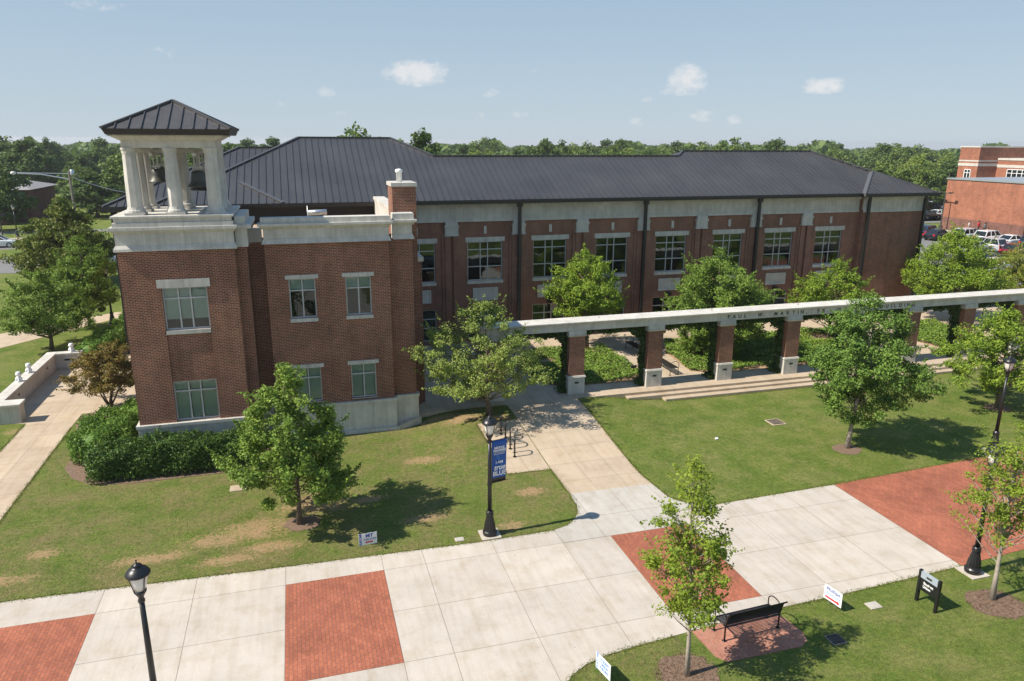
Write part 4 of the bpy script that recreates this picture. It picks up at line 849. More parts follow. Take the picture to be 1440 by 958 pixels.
hedge('rounded_shrub', 'broad rounded green shrub at the outer corner of the tower', [(-8.55, 32.3), (-8.2, 33.6)], 1.2, 1.55, 10000, M['lf_shrub'], .12, seed=6)
hedge('juniper_shrub', 'low spreading green juniper under the bronze-leaved maple', [(-8.3, 35.3), (-7.7, 37.2)], 1.0, .8, 5000, M['lf_shrub'], .11, seed=8)
hedge('clipped_hedge', 'long clipped green hedge beyond the seat wall', [(-12.4, 48.3), (-11.6, 52.0), (-11.2, 56.2)], .95, 1.25, 11000, M['lf_shrub'], .14, seed=9)
mu = MB(); mu.prism([(-9.75, 31.6), (-9.2, 30.5), (-8.3, 29.65), (-6.8, 29.4), (-3, 29.45), (-1.9, 29.7), (-1.6, 31.4), (-2.5, 32), (-6.8, 32), (-7.0, 38.4), (-10.0, 38.4), (-10.6, 38.0), (-10.6, 36.8), (-9.7, 34)], -.05, .018)
mu.prism([(-13.7, 47.4), (-10.7, 47.2), (-10.3, 57), (-12.6, 57), (-13.4, 52)], -.05, .018); struct(mu.build('mulch_bed', M['mulch']))
def disc(mb, x, y, r, z, seed, n=22, k=.14):
    rn = random.Random(seed); mb.prism([(x+r*(1+rn.uniform(-k, k))*math.cos(2*math.pi*i/n), y+r*.9*(1+rn.uniform(-k, k))*math.sin(2*math.pi*i/n)) for i in range(n)], z-.05, z+.014)
mr_ = MB()
for x, y, r, z, s in ((-.5, 24.4, .62, 0, 1), (8.75, 13.95, .75, 0, 2), (22.55, 24.7, .62, 0, 3), (18.9, 14.1, .78, 0, 4), (33.6, 27, .6, 0, 6)): disc(mr_, x, y, r, z, s)
struct(mr_.build('tree_mulch', M['mulch']))
# chips of bark lying in the near mulch rings
n = 2600; c = rg.integers(0, 2, n); ctr = np.array([(8.75, 13.95), (18.9, 14.1)])[c]; a = rg.uniform(0, 6.28, n); q = rg.uniform(0, 1, n)**.5*.85
leaf_o = leaf_mesh('bark_chips', np.stack([ctr[:, 0]+q*np.cos(a), ctr[:, 1]+q*.85*np.sin(a), rg.uniform(.015, .035, n)], 1), rg.normal(size=(n, 3))*.35+np.array([0, 0, 1]), rg.uniform(.03, .09, n), M['mulch'], None, rg, .3)
tag(leaf_o, 'brown bark chips scattered around the two saplings', 'mulch', kind='stuff')
# ivy beds
BEDS = [[(13.0, 34.95), (17.5, 34.9), (18.1, 36.0), (18.15, 41.4), (16.6, 42.2), (13.0, 41.4), (11.7, 38.5), (12.1, 36.0)], [(21.9, 35.0), (36.3, 34.95), (36.8, 38), (35.8, 41.8), (22.6, 41.9), (21.4, 39.4), (21.0, 35.7)],
        [(39.0, 35.2), (42.5, 35.2), (43.4, 38), (44.0, 41.4), (42.8, 41.7), (38.6, 38.0)], [(45, 35), (54, 35), (54, 36.8), (45, 36.8)], [(8.3, 35.0), (9.4, 35.0), (8.6, 37.2), (8.0, 37.0)]]
ib = MB()
for b in BEDS: ib.prism(b, .3, .382)
struct(ib.build('planting_bed', M['soil']))
PP = []
for b in BEDS:
    bx = np.array(b); lo, hi = bx.min(0), bx.max(0); ar = (hi-lo).prod(); k = int(ar*420)
    q = rg.uniform(lo, hi, (k, 2)); q = q[inside(b, q)]
    bare = np.zeros(len(q), bool)
    for tx, ty, tr_ in ((16.9, 41.6, 1.0), (13.6, 39.4, .8), (33.2, 39.9, 1.2), (23.2, 40.9, .8), (28, 41.4, .9), (17.4, 35.0, .5), (36.0, 35.1, .6), (25.3, 35.0, .5)): bare |= ((q-np.array([tx, ty]))**2).sum(1) < tr_**2*rg.uniform(.3, 1, len(q))
    q = q[~bare]; PP.append(q)
q = np.concatenate(PP); z = .40+.14*(1+np.sin(q[:, 0]*1.7+np.sin(q[:, 1]*1.3))*np.cos(q[:, 1]*1.9))*rg.uniform(.5, 1, len(q))+rg.uniform(0, .12, len(q))
iv = leaf_mesh('ivy_ground_cover', np.stack([q[:, 0], q[:, 1], z], 1), rg.normal(size=(len(q), 3))*.5+np.array([0, 0, .8]), rg.uniform(.08, .15, len(q)), M['lf_ivy'], None, rg, .75)
tag(iv, 'low ivy ground cover filling the courtyard beds behind the colonnade', 'ivy', kind='stuff')
def climber(i, x):
    t = thing('climbing_ivy', 'dark ivy climbing a colonnade pillar and trailing under the beam', 'ivy', (x-.6, 34.2, .37), 'ivy on the colonnade pillars')
    rng = np.random.default_rng(200+i); n = 1500 if i > 0 else 700; A = []
    zz = rng.uniform(.05, 3.3, n); wd = .1+.12*np.sin(zz*2+i)**2+.14*(zz > 2.6)
    A.append(np.stack([x-HW-rng.uniform(-.02, 1, n)*wd, 34.12+rng.uniform(-.06, .6, n)*rng.uniform(.5, 1, n), .37+zz], 1))
    nx_ = (PC[i+1] if i+1 < len(PC) else x+4)
    k = 2400; u = rng.uniform(0, 1, k); ln_ = .16+.34*np.abs(np.sin(u*7+i*1.7))*rng.uniform(.3, 1, k)+.5*np.exp(-((u-.93)/.1)**2)+.35*np.exp(-((u-.0)/.08)**2)
    A.append(np.stack([x+HW+u*(nx_-x-2*HW), 34.05+rng.uniform(0, .62, k), 3.72-ln_*rng.uniform(0, 1, k)], 1))
    m_ = 260; A.append(np.stack([x-HW-rng.uniform(0, .5, m_)*rng.uniform(0, 1, m_), 34.05+rng.uniform(-.1, .7, m_), .39+rng.uniform(0, .22, m_)], 1))
    P = np.concatenate(A); leaf_mesh('foliage', P, rng.normal(size=(len(P), 3))+np.array([-.3, -.3, .2]), rng.uniform(.09, .17, len(P)), M['lf_ivy_dark'], t, rng, .75, off=(x-.6, 34.2, .37))
for i, x in enumerate(PC[:9]): climber(i, x)
# grass blades standing in the near lawns
n = 260000; q = np.stack([rg.uniform(-15, 33, n), rg.uniform(11.5, 33.2, n)], 1)
dist = np.hypot(q[:, 0]-5, q[:, 1]-4); q = q[rg.uniform(size=n) < np.clip(17/dist, .25, 1)]
bad = inside(PLAZA, q)
for pl_ in (PATH, MOUTH, WALK, [(7.42, 31.17), (7.5, 26.23), (9.3, 26.2), (9.38, 31.25)], [(-9.6, 31.4), (-8.4, 29.4), (-6.6, 28.9), (-1.9, 29.3), (-1.5, 33), (-9, 36)], [(-7, 31.5), (4.9, 32.2), (4.9, 34), (-7, 34)], [(9.65, 15.4), (12.4, 15.6), (12.62, 14.6), (12.3, 14.1), (9.7, 14.0)],
            [(4.8, 33.08), (60, 33.08), (60, 34), (4.8, 34)], [(15.8, 32.36), (41.2, 32.36), (41.2, 34), (15.8, 34)]): bad |= inside(pl_, q)
for x, y, r in ((-.5, 24.4, .6), (8.75, 13.95, .72), (22.55, 24.7, .6), (18.9, 14.1, .75)): bad |= ((q-np.array([x, y]))**2).sum(1) < r*r
for x, y, rx, ry in DIRT: bad |= (((q[:, 0]-x)/rx)**2+((q[:, 1]-y)/ry)**2 < rg.uniform(.1, 1.2, len(q)))
edges = [[(-14, 22.35), (-9, 22.03), (-1.94, 21.73), (5.0, 21.5), (7.86, 21.55)], [(8.35, 21.72), (8.74, 22.03), (9.07, 22.48), (9.24, 23.0), (9.32, 23.97), (9.3, 26.2)], [(7.5, 26.2), (9.3, 26.2)], [(7.45, 26.2), (7.40, 31.17)], [(7.4, 31.2), (9.4, 31.28)],
         [(13.17, 33.1), (12.69, 24.83), (12.75, 23.9), (12.84, 22.75), (13.07, 22.3), (13.5, 21.97), (14.2, 21.73), (19.58, 21.92), (27.6, 22.42)], [(5.35, 13.6), (5.5, 14.2), (5.85, 14.62), (6.35, 14.92), (7.0, 15.12), (8.0, 15.25), (9.09, 15.34)], [(12.6, 15.6), (14.76, 15.7), (19.6, 15.95)], [(-10.7, 22), (-10.7, 36.5)], [(-12.87, 22), (-12.87, 37.4)], [(5, 33.06), (9.3, 33.06)], [(13.3, 33.06), (15.8, 32.9)], [(15.8, 32.7), (17.7, 32.7)], [(17.8, 32.32), (41, 32.32)]]
tuft = []
for e_ in edges:
    for (xa_, ya_), (xb_, yb_) in zip(e_[:-1], e_[1:]):
        L2 = math.hypot(xb_-xa_, yb_-ya_); k_ = int(L2*190); t_ = rg.uniform(0, 1, k_); o_ = rg.normal(0, .03, k_)*(1+1.2*np.sin(t_*L2*3.1)**2)
        tuft.append(np.stack([xa_+(xb_-xa_)*t_-(yb_-ya_)/L2*o_, ya_+(yb_-ya_)*t_+(xb_-xa_)/L2*o_], 1))
tuft = np.concatenate(tuft); nt_ = len(tuft)
q = np.concatenate([q[~bad], tuft]); n = len(q); z = np.array([gh(a, b) for a, b in q]); hgt = rg.uniform(.012, .034, n)*np.where(np.arange(n) >= n-nt_, 1.9, 1); az_ = rg.uniform(0, 6.28, n); lw_ = rg.uniform(.006, .015, n); ln2 = rg.normal(0, .022, (n, 2))
b0 = np.stack([q[:, 0]-np.cos(az_)*lw_, q[:, 1]-np.sin(az_)*lw_, z], 1); b1 = np.stack([q[:, 0]+np.cos(az_)*lw_, q[:, 1]+np.sin(az_)*lw_, z], 1); tp = np.stack([q[:, 0]+ln2[:, 0], q[:, 1]+ln2[:, 1], z+hgt], 1)
me = bpy.data.meshes.new('lawn_grass'); me.vertices.add(3*n); me.vertices.foreach_set('co', np.stack([b0, b1, tp], 1).astype(np.float32).ravel()); me.loops.add(3*n); me.loops.foreach_set('vertex_index', np.arange(3*n, dtype=np.int32))
me.polygons.add(n); me.polygons.foreach_set('loop_start', np.arange(0, 3*n, 3, dtype=np.int32)); me.polygons.foreach_set('loop_total', np.full(n, 3, np.int32)); me.materials.append(M['blade']); me.update(calc_edges=True)
go = bpy.data.objects.new('lawn_grass', me); COL.objects.link(go); tag(go, 'short mown grass standing in the lawns', 'grass', kind='stuff')

# ================================================================== STREET FURNITURE
def lamp_post(label, loc):
    t = thing('lamp_post', label, 'street lamp', loc, 'black lamp posts along the plaza')
    m = MB(); m.box(-.34, .34, -.34, .34, -.05, .03); m.build('footing', M['conc'], t, world=False)
    m = MB(); m.lathe([(.235, .03), (.245, .1), (.245, .16), (.215, .2), (.2, .25)], (0, 0, 0), 24); m.lathe([(.2, .25), (.19, .38), (.14, .6), (.105, .74)], (0, 0, 0), 28, .07); m.lathe([(.125, .74), (.13, .8), (.115, .84), (.125, .88), (.09, .93)], (0, 0, 0), 20); m.build('base', M['black'], t, False, world=False)
    m = MB(); m.lathe([(.075, .93), (.066, 2.2), (.055, 3.42)], (0, 0, 0), 20, .05); m.lathe([(.07, 3.4), (.075, 3.45), (.05, 3.5), (.075, 3.56), (.11, 3.62), (.13, 3.66), (.13, 3.69)], (0, 0, 0), 18); m.build('shaft', M['black'], t, True, world=False)
    m = MB(); m.lathe([(.105, 3.69), (.15, 3.84), (.185, 4.0), (.2, 4.08)], (0, 0, 0), 20); gl = m.build('globe', M['globe'], t, True, world=False)
    m = MB()
    for k in range(4):
        a = math.pi/4+k*math.pi/2; c, s = math.cos(a), math.sin(a); m.tube([(.13*c, .13*s, 3.67), (.165*c, .165*s, 3.84), (.2*c, .2*s, 4.0), (.235*c, .235*s, 4.08)], .011, 6)
    m.build('strap', M['black'], t, True, world=False)
    m = MB(); m.lathe([(.2, 4.05), (.25, 4.07), (.255, 4.1), (.235, 4.13), (.2, 4.18), (.13, 4.235), (.09, 4.25), (.085, 4.27), (.1, 4.285), (.05, 4.31), (.02, 4.33), (.012, 4.38), (.02, 4.4), (.0, 4.42)], (0, 0, 0), 28); m.build('cap', M['black'], t, True, world=False)
    return t
LP = lamp_post('black lamp post carrying a blue banner at the lawn edge', (5.63, 21.88, 0))
for lab, loc in (('black lamp post whose head stands over the plaza slabs beside the brick square', (-3.74, 15.48, 0)), ('black lamp post behind the sapling beside the brick paving', (19.62, 15.57, 0)), ('black lamp post on the lawn edge near the far end of the steps', (28.62, 22.83, 0))):
    copy_tree(LP, loc, label=lab)
bn = thing('banner', 'blue university banner hanging from the lamp post, reading I AM true BLUE', 'banner', (5.63, 21.88, 2.7))
BN = math.radians(12)
def bmw(x, z, y=0): return Matrix.Rotation(BN, 4, 'Z') @ Matrix.Translation((x, y, z)) @ Matrix.Rotation(R(90), 4, 'X')
m = MB(); nX, nZ = 6, 10; bx0, bx1, bz0, bz1 = .08, .64, -.78, .72
for j in range(nZ+1):
    for i in range(nX+1):
        u, v = i/nX, j/nZ; xx = bx0+(bx1-bx0)*u; zz = bz0+(bz1-bz0)*v; m.v.append((xx-.04*u*(1-v), .006*math.sin(u*3.1+v*2.4)*(1-v*.6), zz))
for j in range(nZ):
    for i in range(nX): a = j*(nX+1)+i; m.f.append([a, a+1, a+nX+2, a+nX+1]); m.m.append(1 if j == 0 else 0)
cl = m.build('cloth', [M['blue'], M['black']], bn, True, world=False); cl.rotation_euler = (0, 0, BN)
sd = cl.modifiers.new('thickness', 'SOLIDIFY'); sd.thickness = .006
m = MB(); m.tube([(0, 0, .73), (.68, 0, .73)], .012, 6); m.tube([(0, 0, -.8), (.7, 0, -.78)], .012, 6); m.tube([(0, 0, .70), (0, 0, .76)], .085, 12); m.tube([(0, 0, -.83), (0, 0, -.77)], .085, 12)
ar = m.build('bracket', M['black'], bn, world=False); ar.rotation_euler = (0, 0, BN)
for tx, sz, z, wd, sh, bd in (('MIDDLE', .11, .45, .38, 0, .004), ('TENNESSEE', .11, .35, .48, 0, .004), ('STATE UNIVERSITY', .05, .225, .42, 0, .001), ('I AM', .13, -.07, .26, 0, .003), ('true', .27, -.26, .42, .3, .006), ('BLUE', .23, -.475, .48, 0, .005)):
    text_mesh(tx, sz, M['white'], 'lettering', bn, wd, sh, bmw(.355, z, -.022), .002, bd)
m = MB(); m.tube([(.14, -.02, .27), (.26, -.021, .295), (.4, -.021, .27), (.56, -.02, .29)], .006, 5); sq = m.build('emblem', M['white'], bn, world=False); sq.rotation_euler = (0, 0, BN)
m = MB(); m.face([(.22, -.014, .2), (.31, -.014, .2), (.42, -.014, -.0), (.33, -.014, -.0)]); m.face([(.42, -.0145, -.02), (.5, -.0145, -.02), (.45, -.0145, -.55), (.37, -.0145, -.55)]); sq = m.build('emblem', M['blue2'], bn, world=False); sq.rotation_euler = (0, 0, BN)

def bench(label, loc, rz, back=True, group=None, L_=1.78):
    t = thing('park_bench', label, 'bench', loc, group); h = L_/2
    m = MB()
    for k in range(9): y = -.2+k*.052; m.box(-h+.04, h-.04, y, y+.03, .43, .445)
    m.box(-h+.04, h-.04, -.215, -.2, .415, .45); m.box(-h+.04, h-.04, .265, .28, .415, .45); m.build('seat', M['black'], t, world=False)
    if back:
        m = MB()
        for k in range(8): f = k/7; y = -.22-.1*f-.06*f*f; z = .5+.40*f; m.box(-h+.04, h-.04, y-.006, y+.006, z, z+.035)
        m.build('backrest', M['black'], t, world=False)
    for s in (-1, 1):
        m = MB(); x = s*(h-.02)
        if back: m.tube([(x, -.2, 0), (x, -.2, .45), (x, -.3, .84), (x, -.44, .97)], .024, 8); m.tube([(x, .28, 0), (x, .27, .44)], .022, 8); m.tube([(x, -.21, .44), (x, .28, .44)], .02, 8)
        else: m.tube([(x, -.22, 0), (x, -.21, .44)], .022, 8); m.tube([(x, .28, 0), (x, .27, .44)], .022, 8); m.tube([(x, -.21, .44), (x, .28, .44)], .02, 8)
        for y in (-.2, .28): m.box(x-.05, x+.05, y-.05, y+.05, 0, .012)
        m.build('leg', M['black'], t, True, world=False)
        m = MB(); pts = [(x, -.24+.0 if not back else -.27, .45 if not back else .6)] + [(x, .02-.27*math.cos(a), .6+.2*math.sin(a)) for a in np.linspace(.1, math.pi-.2, 9)]+[(x, .28, .45)]
        m.tube(pts, .017, 7); m.build('armrest', M['black'], t, True, world=False)
    t.rotation_euler = (0, 0, rz); return t
bench('black slatted metal bench on the small brick pad beside the sapling', (11.17, 15.02, .015), R(3))
bench('black backless bench in the courtyard nearest the steps, beside the ivy', (19.75, 36.2, .37), R(90), False, 'courtyard benches', 2.0)
bench('black backless bench in the courtyard, farther from the steps', (19.7, 40.1, .37), R(90), False, 'courtyard benches', 1.8)
m = MB(); m.prism([(9.68, 15.38), (9.75, 14.3), (9.95, 14.02), (12.2, 14.02), (12.5, 14.2), (12.6, 14.5), (12.5, 15.2), (12.35, 15.63), (12, 15.615), (9.72, 15.37)], -.05, .012); struct(m.build('brick_pad', M['paver_faded']))
m = MB(); hw_ = .2
pts = [(0, -hw_, 0), (0, -hw_, .66)]+[(0, -hw_*math.cos(a), .66+.2*math.sin(a)) for a in np.linspace(.3, math.pi-.3, 7)]+[(0, hw_, .66), (0, hw_, 0)]
BR = thing('bike_hoop', 'black bike hoop in the row on the concrete pad beside the path', 'bike rack', (8.25, 27.8, gh(8.25, 27.8)+.012), 'bike hoops beside the path')
m.tube(pts, .03, 8); m.build('hoop', M['black'], BR, True, world=False)
m = MB()
for y in (-hw_, hw_): m.lathe([(.075, 0), (.075, .012), (.04, .018)], (0, y, 0), 12)
m.build('foot_plate', M['black'], BR, world=False); BR.rotation_euler = (0, 0, R(-15))
for y in (28.55, 29.3, 30.05): copy_tree(BR, (8.27, y, gh(8.27, y)+.012))

def yard_sign(label, loc, rz, wd, hg, z0, draw):
    t = thing('yard_sign', label, 'sign', loc); t.rotation_euler = (0, 0, rz)
    m = MB(); m.box(-wd/2, wd/2, -.006, .006, z0, z0+hg); m.build('panel', M['white'], t, world=False)
    for s in (-1, 1): m = MB(); m.tube([(s*.12, 0, -.12), (s*.12, 0, z0+.02)], .006, 6); m.build('stake', M['steel'], t, world=False)
    draw(t); return t
def fm(x, z, y=-.010): return Matrix.Translation((x, y, z)) @ Matrix.Rotation(R(90), 4, 'X')
def arrow(t, x0, x1, z, th, mat):
    m = MB(); d = 1 if x1 > x0 else -1; n = x1-d*th*1.3
    m.v = [(x0, -.009, z-th/2), (n, -.009, z-th/2), (n, -.009, z-th*1.05), (x1, -.009, z), (n, -.009, z+th*1.05), (n, -.009, z+th/2), (x0, -.009, z+th/2)]; m.f = [list(range(7)) if d > 0 else list(range(7))[::-1]]; m.m = [0]; m.build('arrow', mat, t, world=False)
def fv(x, z): return Matrix.Translation((x, -.010, z)) @ Matrix.Rotation(R(90), 4, 'X') @ Matrix.Rotation(R(90), 4, 'Z')
def d1(t):
    text_mesh('MT', .17, M['ink_blue'], 'lettering', t, .25, 0, fm(.05, .44), .001, .006); text_mesh('ONE STOP', .085, M['ink_blue'], 'lettering', t, .42, 0, fm(.06, .31), .001, .002); arrow(t, .16, -.1, .215, .05, M['red'])
    text_mesh('CUSTOMS', .1, M['ink_blue'], 'lettering', t, None, 0, fv(-.24, .34), .001, .004)
def d2(t):
    for k, s in enumerate(('STUDENT', 'UNION', 'BUILDING')): text_mesh(s, .12, M['ink_light'], 'lettering', t, .36 if k != 1 else .27, 0, fm(.06, .49-.115*k), .001, .005)
    text_mesh('CUSTOMS', .11, M['ink_light'], 'lettering', t, None, 0, fv(-.24, .375), .001, .005)
def d3(t):
    text_mesh('Phillips', .16, M['ink_blue'], 'lettering', t, .46, 0, fm(.0, .49), .001, .002); text_mesh('Bookstore', .12, M['ink_light'], 'lettering', t, .46, 0, fm(.02, .36), .001, .001); arrow(t, -.25, .25, .225, .06, M['red'])
yard_sign('white yard sign with MT ONE STOP and a red arrow in the tree shade', (1.56, 22.16, 0), R(6), .60, .42, .12, d1)
yard_sign('white yard sign reading STUDENT UNION BUILDING at the curved lawn corner', (6.6, 14.35, 0), R(-78), .62, .45, .14, d2)
yard_sign('white yard sign reading Phillips Bookstore with a red arrow', (14.15, 15.28, 0), R(-80), .62, .45, .14, d3)
ds = thing('wayfinding_sign', 'low black wayfinding sign on two posts reading Student Union', 'sign', (16.8, 14.55, 0)); ds.rotation_euler = (0, 0, R(-87))
m = MB(); m.box(-.28, .28, -.03, .03, .42, .80); m.build('panel', M['black'], ds, world=False)
m = MB(); m.box(-.28, .28, -.034, .034, .803, 1.0); hd = m.build('header', M['grey_cap'], ds, world=False)
for s in (-1, 1):
    m = MB(); m.box(s*.32-.04, s*.32+.04, -.045, .045, -.1, 1.03); m.build('post', M['black'], ds, bevel=.006, world=False)
text_mesh('Student', .11, M['white'], 'lettering', ds, .33, 0, fm(0, .68, -.034), .001, .004); text_mesh('Union', .11, M['white'], 'lettering', ds, .25, 0, fm(-.04, .57, -.034), .001, .004)
m = MB(); m.box(-.09, .09, -.038, -.036, .87, .93); m.build('emblem', M['dark'], ds, world=False)
def lid(name, label, x, y, w_, d_, mats, bars=0):
    t = thing(name, label, 'utility cover', (x, y, 0)); m = MB(); m.box(-w_/2, w_/2, -d_/2, d_/2, -.06, .03); m.build('collar', M[mats[0]], t, world=False)
    m = MB()
    if bars:
        for k in range(bars): xx = -w_*.38+w_*.76*k/(bars-1); m.box(xx-.014, xx+.014, -d_*.36, d_*.36, .03, .045)
        for s in (-1, 1): m.box(-w_*.4, w_*.4, s*d_*.37-.02, s*d_*.37+.02, .03, .043)
    else: m.box(-w_*.4, w_*.4, -d_*.4, d_*.4, .03, .038)
    m.build('cover', M[mats[1]], t, world=False); return t
lid('drain_grate', 'square concrete-rimmed drain grate in the middle of the lawn', 21.45, 28.3, .72, .72, ('conc_old', 'dark'), 9)
lid('drain_grate', 'dark drain grate in the sapling shadow near the bench', 13.25, 14.0, .42, .4, ('joint', 'dark'), 6)
lid('valve_lid', 'pale square valve lid in the grass beside the bookstore sign', 15.35, 14.98, .38, .3, ('conc', 'conc_grey'))
lid('valve_lid', 'pale valve lid in the grass next to the banner lamp post', 4.56, 21.83, .3, .24, ('conc', 'conc_grey'))
lid('concrete_lid', 'large grey concrete lid in the lawn behind the dense maple', -2.84, 27.85, .6, .5, ('conc_old', 'conc_old'))
m = MB(); m.box(-.07, .05, -.05, .06, .02, .05); m.box(-.02, .08, -.01, .08, .03, .06); wp = m.build('paper_scrap', M['white'], None); wp.location = (17.6, 27.2, 0); tag(wp, 'scrap of white paper lying on the open lawn', 'litter')
for x, y, lb in ((34.6, 35.9, 'dark flood light low in the ivy bed before the round tree'), (41.0, 36.4, 'dark flood light low in the ivy bed beyond the steps'), (17.7, 36.2, 'dark flood light in the ivy beside the courtyard bench')):
    t = thing('flood_light', lb, 'light', (x, y, .38)); m = MB(); m.tube([(0, 0, 0), (0, 0, .3)], .02, 6); m.build('stem', M['dark'], t, world=False); m = MB(); m.box(-.16, .16, -.07, .07, .3, .44); m.build('lamp_head', M['dark'], t, bevel=.01, world=False)
rl = thing('hand_rail', 'dark metal hand rail at the courtyard end beyond the pillars', 'railing', (47, 41.5, .37))
for x in (-1.5, 0, 1.5): m = MB(); m.tube([(x, 0, -.37), (x, 0, .95)], .03, 6); m.build('post', M['dark'], rl, world=False)
m = MB(); m.tube([(-1.6, 0, .95), (3, 0, .95)], .03, 6); m.tube([(-1.6, 0, .5), (3, 0, .5)], .02, 6); m.build('rail', M['dark'], rl, world=False)

# ================================================================== BACKGROUND
def ringpts(x, hw, z0, z1, r=.12, n=4):
    P = []
    for cx, cz, a0 in ((hw-r, z0+r*.6, -90), (hw-r, z1-r, 0), (-hw+r, z1-r, 90), (-hw+r, z0+r*.6, 180)):
        for k in range(n): a = R(a0+90*k/(n-1)); P.append((x, cx+r*math.cos(a), cz+r*(.6 if cz < (z0+z1)/2 else 1)*math.sin(a)))
    return P
def loft(mb, rings):
    k = len(mb.v); n = len(rings[0])
    for r in rings: mb.v += r
    for i in range(len(rings)-1):
        for j in range(n): mb.f.append([k+i*n+j, k+i*n+(j+1) % n, k+(i+1)*n+(j+1) % n, k+(i+1)*n+j]); mb.m.append(mb.mi)
    mb.f.append([k+j for j in range(n)]); mb.m.append(mb.mi); mb.f.append([k+(len(rings)-1)*n+j for j in range(n)][::-1]); mb.m.append(mb.mi)
PAINT = {n_: plain('paint_'+n_, c, .25, .1, .5, .6) for n_, c in dict(white=(.78, .78, .77), silver=(.5, .52, .54), maroon=(.16, .012, .02), navy=(.02, .045, .12), black=(.02, .02, .022), grey=(.2, .21, .22), red=(.4, .03, .03)).items()}
def car(kind, paint, label, x, y, rz, name='parked_car', group='cars in the parking lot', cat='car'):
    t = thing(name, label, cat, (x, y, .014), group); t.rotation_euler = (0, 0, rz)
    if kind == 'sedan': body = [(-2.3, .72, .35, .72), (-2.2, .84, .25, .92), (-1.2, .9, .2, .98), (.6, .9, .2, .96), (1.7, .88, .22, .86), (2.25, .78, .3, .7), (2.36, .66, .36, .62)]; cab = [(-1.75, .74, .95), (-1.0, .62, 1.42), (.25, .62, 1.45), (1.1, .74, .94)]
    elif kind == 'van': body = [(-2.45, .8, .35, .9), (-2.38, .92, .25, 1.05), (0, .96, .22, 1.06), (1.5, .94, .22, 1.04), (2.3, .84, .3, .86), (2.5, .7, .36, .72)]; cab = [(-2.38, .84, 1.02), (-2.1, .74, 1.74), (.5, .74, 1.77), (1.6, .82, 1.02)]
    else: body = [(-2.25, .8, .42, .92), (-2.2, .9, .32, 1.05), (-.5, .93, .3, 1.08), (1.2, .92, .3, 1.06), (2.1, .86, .34, .98), (2.3, .74, .42, .8)]; cab = [(-2.18, .82, 1.03), (-1.85, .72, 1.68), (.3, .72, 1.72), (1.05, .8, 1.04)]
    m = MB(); loft(m, [ringpts(a, b, c, d) for a, b, c, d in body]); m.build('body', PAINT[paint], t, True, world=False)
    m = MB(); (xa, wa, za), (xb, wb, zb), (xc, wc, zc), (xd, wd, zd) = cab
    lo = [(xa, -wa, za), (xd, -wd, zd), (xd, wd, zd), (xa, wa, za)]; hi = [(xb, -wb, zb), (xc, -wc, zc), (xc, wc, zc), (xb, wb, zb)]
    for i in range(4): m.face([lo[i], lo[(i+1) % 4], hi[(i+1) % 4], hi[i]])
    m.build('window', M['carglass'], t, world=False)
    m = MB(); m.frustum((xb-.04, xc+.04, -wb-.02, wb+.02), zb-.05, (xb+.12, xc-.12, -wb+.1, wb-.1), zb+.06)
    for i in range(4): m.tube([lo[i], hi[i]], .05, 6)
    for s in (-1, 1):
        for f in ((.35, .66) if kind != 'sedan' else (.5,)): m.tube([(xa+(xd-xa)*f, s*(wa+.01), za), (xb+(xc-xb)*f, s*(wb+.01), zb)], .045, 6)
    m.build('roof', PAINT[paint], t, world=False)
    for wx in (-1.38, 1.42):
        for s in (-1, 1):
            m = MB(); m.tube([(wx, s*.68, .33), (wx, s*.92, .33)], .33, 16); wh = m.build('wheel', M['tyre'], t, world=False)
            m = MB(); m.tube([(wx, s*.915, .33), (wx, s*.93, .33)], .2, 12); m.build('rim', M['steel'], wh, world=False)
    for s in (-1, 1):
        b0 = body[1]; m = MB(); m.box(b0[0]-.09, b0[0]+.1, s*.72-.13, s*.72+.13, b0[3]-.26, b0[3]-.02); m.build('tail_light', M['tail'], t, world=False)
        b1 = body[-2]; m = MB(); m.box(b1[0]-.08, b1[0]+.05, s*.6-.14, s*.6+.14, b1[3]-.16, b1[3]-.02); m.build('headlight', M['head'], t, world=False)
    return t
A0 = R(8)
for k, p, lb, x, y, a in (('suv', 'silver', 'silver hatchback at the end of the parked row by the brick wall', 88.8, 80.2, A0), ('suv', 'white', 'white car with dark windows between silver and white cars by the brick wall', 89.4, 77.4, A0),
                          ('sedan', 'white', 'white sedan between a white car and a navy one in the wall-side row', 89.7, 74.4, A0), ('suv', 'navy', 'navy blue sport utility car in the wall-side row', 90.2, 71.4, A0), ('van', 'white', 'white minivan parked next to the navy car', 90.0, 68.2, A0), ('suv', 'black', 'black car at the near end of the wall-side row', 90.0, 64.6, A0),
                          ('sedan', 'silver', 'silver sedan parked behind the maroon one', 79.0, 70.6, R(188)), ('suv', 'silver', 'silver wagon with a row of side windows beside the maroon car', 82.2, 71.6, R(98)), ('sedan', 'maroon', 'dark maroon sedan across the middle of the lot', 82.0, 67.6, R(24)),
                          ('sedan', 'white', 'white sedan with red tail lamps near the lot edge', 70.2, 59.2, R(8)), ('sedan', 'grey', 'grey sedan parked past the white one at the lot edge', 72.6, 62.4, R(8)), ('suv', 'navy', 'dark blue car behind the tall courtyard tree', 86.2, 84.6, R(20)), ('sedan', 'black', 'black sedan half hidden by the tall courtyard tree', 85.4, 82.0, R(14))):
    car(k, p, lb, x, y, a)
car('sedan', 'white', 'white sedan parked between the hall corner and the far brick building', 110.5, 106.6, R(8))
car('sedan', 'black', 'black sedan partly behind the hall corner next to a white one', 107.2, 105.6, R(8))
far_lot = [('white', 128, 128), ('silver', 131, 127), ('grey', 134.5, 126.6), ('black', 120.5, 118.4), ('white', 124, 117)]
